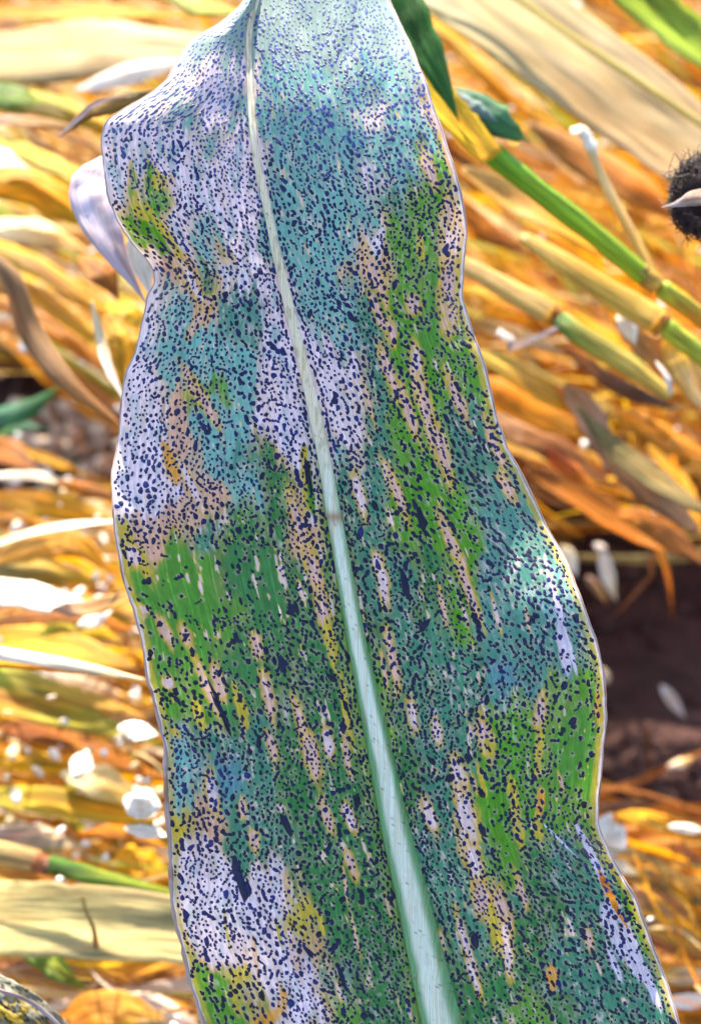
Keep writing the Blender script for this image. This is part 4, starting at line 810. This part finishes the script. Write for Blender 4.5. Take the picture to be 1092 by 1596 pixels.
# extra strips under the canes and left fan, each told apart by place
# --- dark silk of an ear at the right border
ear = empty('corn_silk_tuft', at(1085, 305, .47)); tag(ear, 'dark brown hairy corn silk tuft with a silvery husk tip at the right border', 'corn silk')
M_SILK, t_, p_, _o = new_mat('silk_fibre'); p_.inputs['Base Color'].default_value = (.035, .012, .01, 1); p_.inputs['Roughness'].default_value = .6
_g = N(t_, 'ShaderNodeNewGeometry'); _n = noise_tex(t_, _g.outputs['Position'], 400, 2); _r = N(t_, 'ShaderNodeValToRGB')
_r.color_ramp.elements[0].color = (.004, .002, .003, 1); _r.color_ramp.elements[1].color = (.040, .011, .008, 1); t_.links.new(_n, _r.inputs[0]); t_.links.new(_r.outputs[0], p_.inputs['Base Color'])
def silk():
    Vs, Fs = [], []; off = 0
    cen = np.array([1098, 306.])
    # core
    th = np.linspace(0, 2 * math.pi, 28, endpoint=False); ph = np.linspace(0.02, math.pi - .02, 16)
    R = 56 * WPD / 1092 * .47; c = at(1098, 306, .478)
    T_, P_ = np.meshgrid(th, ph); rr = R * (1 + .12 * (fnoise(T_ * 3, P_ * 3, 401) - .5))
    Vc = c + (np.sin(P_) * np.cos(T_) * rr)[..., None] * RT * .95 + (np.cos(P_) * rr)[..., None] * UP * 1.12 - (np.sin(P_) * np.sin(T_) * rr * .6)[..., None] * FW
    Vs.append(Vc.reshape(-1, 3)); k = 28; a = np.arange(15)[:, None] * k + np.arange(k)[None]; b = np.arange(15)[:, None] * k + (np.arange(k)[None] + 1) % k
    Fs.append(np.stack([a, b, b + k, a + k], -1).reshape(-1, 4)); off = 28 * 16
    for q in range(900):
        a0 = random.uniform(0, 2 * math.pi); r0 = random.uniform(.5, 1.0) * 58; a1 = a0 + random.gauss(0, .5)
        x0, y0 = 1098 + math.cos(a0) * r0 * .98, 306 + math.sin(a0) * r0 * 1.15
        r1 = random.uniform(46, 61) if random.random() < .95 else random.uniform(61, 76)
        x1, y1 = 1098 + math.cos(a1) * r1, 306 + math.sin(a1) * r1 * 1.15
        d0 = .478 - .022 * math.sqrt(max(0, 1 - (r0 / 60) ** 2)); 
        Q = catmull([(x0, y0, d0), ((x0 + x1) / 2 + random.gauss(0, 6), (y0 + y1) / 2 + random.gauss(0, 6), d0 - .002), (x1, y1, d0 + random.uniform(-.004, .006))], 7)
        P = world(Q[:, 0], Q[:, 1], Q[:, 2]); wv = .00011
        V = np.stack([P - RT * wv - UP * wv * .5, P + RT * wv - UP * wv * .5, P + UP * wv], 1).reshape(-1, 3)
        f = []
        for i in range(6):
            for j in range(3): f.append((off + i * 3 + j, off + i * 3 + (j + 1) % 3, off + i * 3 + 3 + (j + 1) % 3, off + i * 3 + 3 + j))
        Vs.append(V); Fs.append(np.array(f)); off += 21
    mesh_obj('silk', np.concatenate(Vs), np.concatenate(Fs), M_SILK, ear)
silk()
leaf('silvery pointed husk tip', [(1030, 323, .452), (1052, 318, .45), (1080, 309, .449), (1130, 300, .449)], [2, 9, 26, 40], (.58, .56, .60), (.62, .42, .28), name='husk_tip', parent=ear, up=.3, curl=.25, n=40, rag=.03)

# --- pale chips added as sun glints, clods
def scatter(name, n, area, size, cols, label, cat, h=(.0, .2), mat=None, jag=.35, squash=.6):
    Vs, Fs, Cs = [], [], []; off = 0
    th = np.linspace(0, 2 * math.pi, 8, endpoint=False); ph = np.array([.02, .7, 1.3, 1.9, 2.5, 3.12])
    T_, P_ = np.meshgrid(th, ph); k = 8; a = np.arange(5)[:, None] * k + np.arange(k)[None]; b = np.arange(5)[:, None] * k + (np.arange(k)[None] + 1) % k
    F0 = np.stack([a, a + k, b + k, b], -1).reshape(-1, 4)
    for q in range(n):
        while True:
            x, y = random.uniform(area[0], area[2]), random.uniform(area[1], area[3])
            if random.random() < area[4](x, y): break
        d = float(ground_depth(y)) * (1 - random.uniform(*h)); c = at(x, y, d); r = random.uniform(*size) * d * WPD / 1092
        sx, sy, sz = r * random.uniform(.8, 2.0), r * random.uniform(.6, 1.2), r * squash; az = random.uniform(0, math.pi)
        jg = 1 + rng.uniform(-jag, jag, T_.shape)
        X = np.sin(P_) * np.cos(T_) * sx * jg; Y = np.sin(P_) * np.sin(T_) * sy * jg; Z = np.cos(P_) * sz
        Vs.append(np.stack([c[0] + X * math.cos(az) - Y * math.sin(az), c[1] + X * math.sin(az) + Y * math.cos(az), c[2] + Z], -1).reshape(-1, 3))
        Fs.append(F0 + off); off += 48; Cs.append(np.tile(np.array(PAL[random.choice(cols)]) * random.uniform(.8, 1.05), (48, 1)))
    V = np.concatenate(Vs); o = mesh_obj(name, V, np.concatenate(Fs), mat or M_DRY, None, np.concatenate(Cs), np.stack([V[:, 0] * 60, V[:, 1] * 60], 1))
    tag(o, label, cat, kind='stuff')
M_GLINT, t_, p_, _o = new_mat('sun_glint'); p_.inputs['Base Color'].default_value = (.85, .80, .70, 1); p_.inputs['Roughness'].default_value = .16; p_.inputs['Specular IOR Level'].default_value = .9  # glossy white for the added chips that imitate sun highlights
scatter('glint_chips', 330, (-150, -100, 1250, 1650, lambda x, y: 0 if (x > 850 and 830 < y < 1250) else (.9 if x < 300 or y < 300 else .5)), (3.5, 7.5), ['white', 'white', 'pale'], 'white chips added as sun glints all over the leaf litter', 'glint chips', h=(.2, .3), jag=.3, mat=M_GLINT)
scatter('glint_chips', 46, (610, -10, 930, 230, lambda x, y: 1), (3.5, 7), ['white', 'yellow', 'white'], 'cluster of chips added as sun sparkles in the golden patch right of the leaf top', 'glint chips', h=(.26, .36), jag=.2, mat=M_WHITE)
scatter('glint_chips', 70, (-20, 760, 250, 1300, lambda x, y: 1), (4, 9), ['white', 'pale', 'white'], 'white chips added as sun glints among the level straw left of the spotted leaf', 'glint chips', h=(.26, .36), jag=.3, mat=M_WHITE)
scatter('pale_gravel', 260, (20, 625, 260, 790, lambda x, y: 1), (6, 15), ['white', 'white', 'pink'], 'pale pinkish gravel heap behind the left bulge of the leaf', 'gravel', h=(.0, .06), mat=M_WHITE)
def in_gap(x, y): return 1
M_CLOD = M_SOIL
scatter('soil_clods', 420, (820, 820, 1200, 1330, in_gap), (4, 16), ['dark'], 'dark brown soil clods in the bare gap on the right', 'soil', h=(.0, .015), mat=M_SOIL)
scatter('soil_crumbs', 70, (-120, 570, 60, 660, in_gap), (4, 13), ['dark'], 'dark soil crumbs round the green blades at the left border', 'soil', h=(.0, .015), mat=M_SOIL)
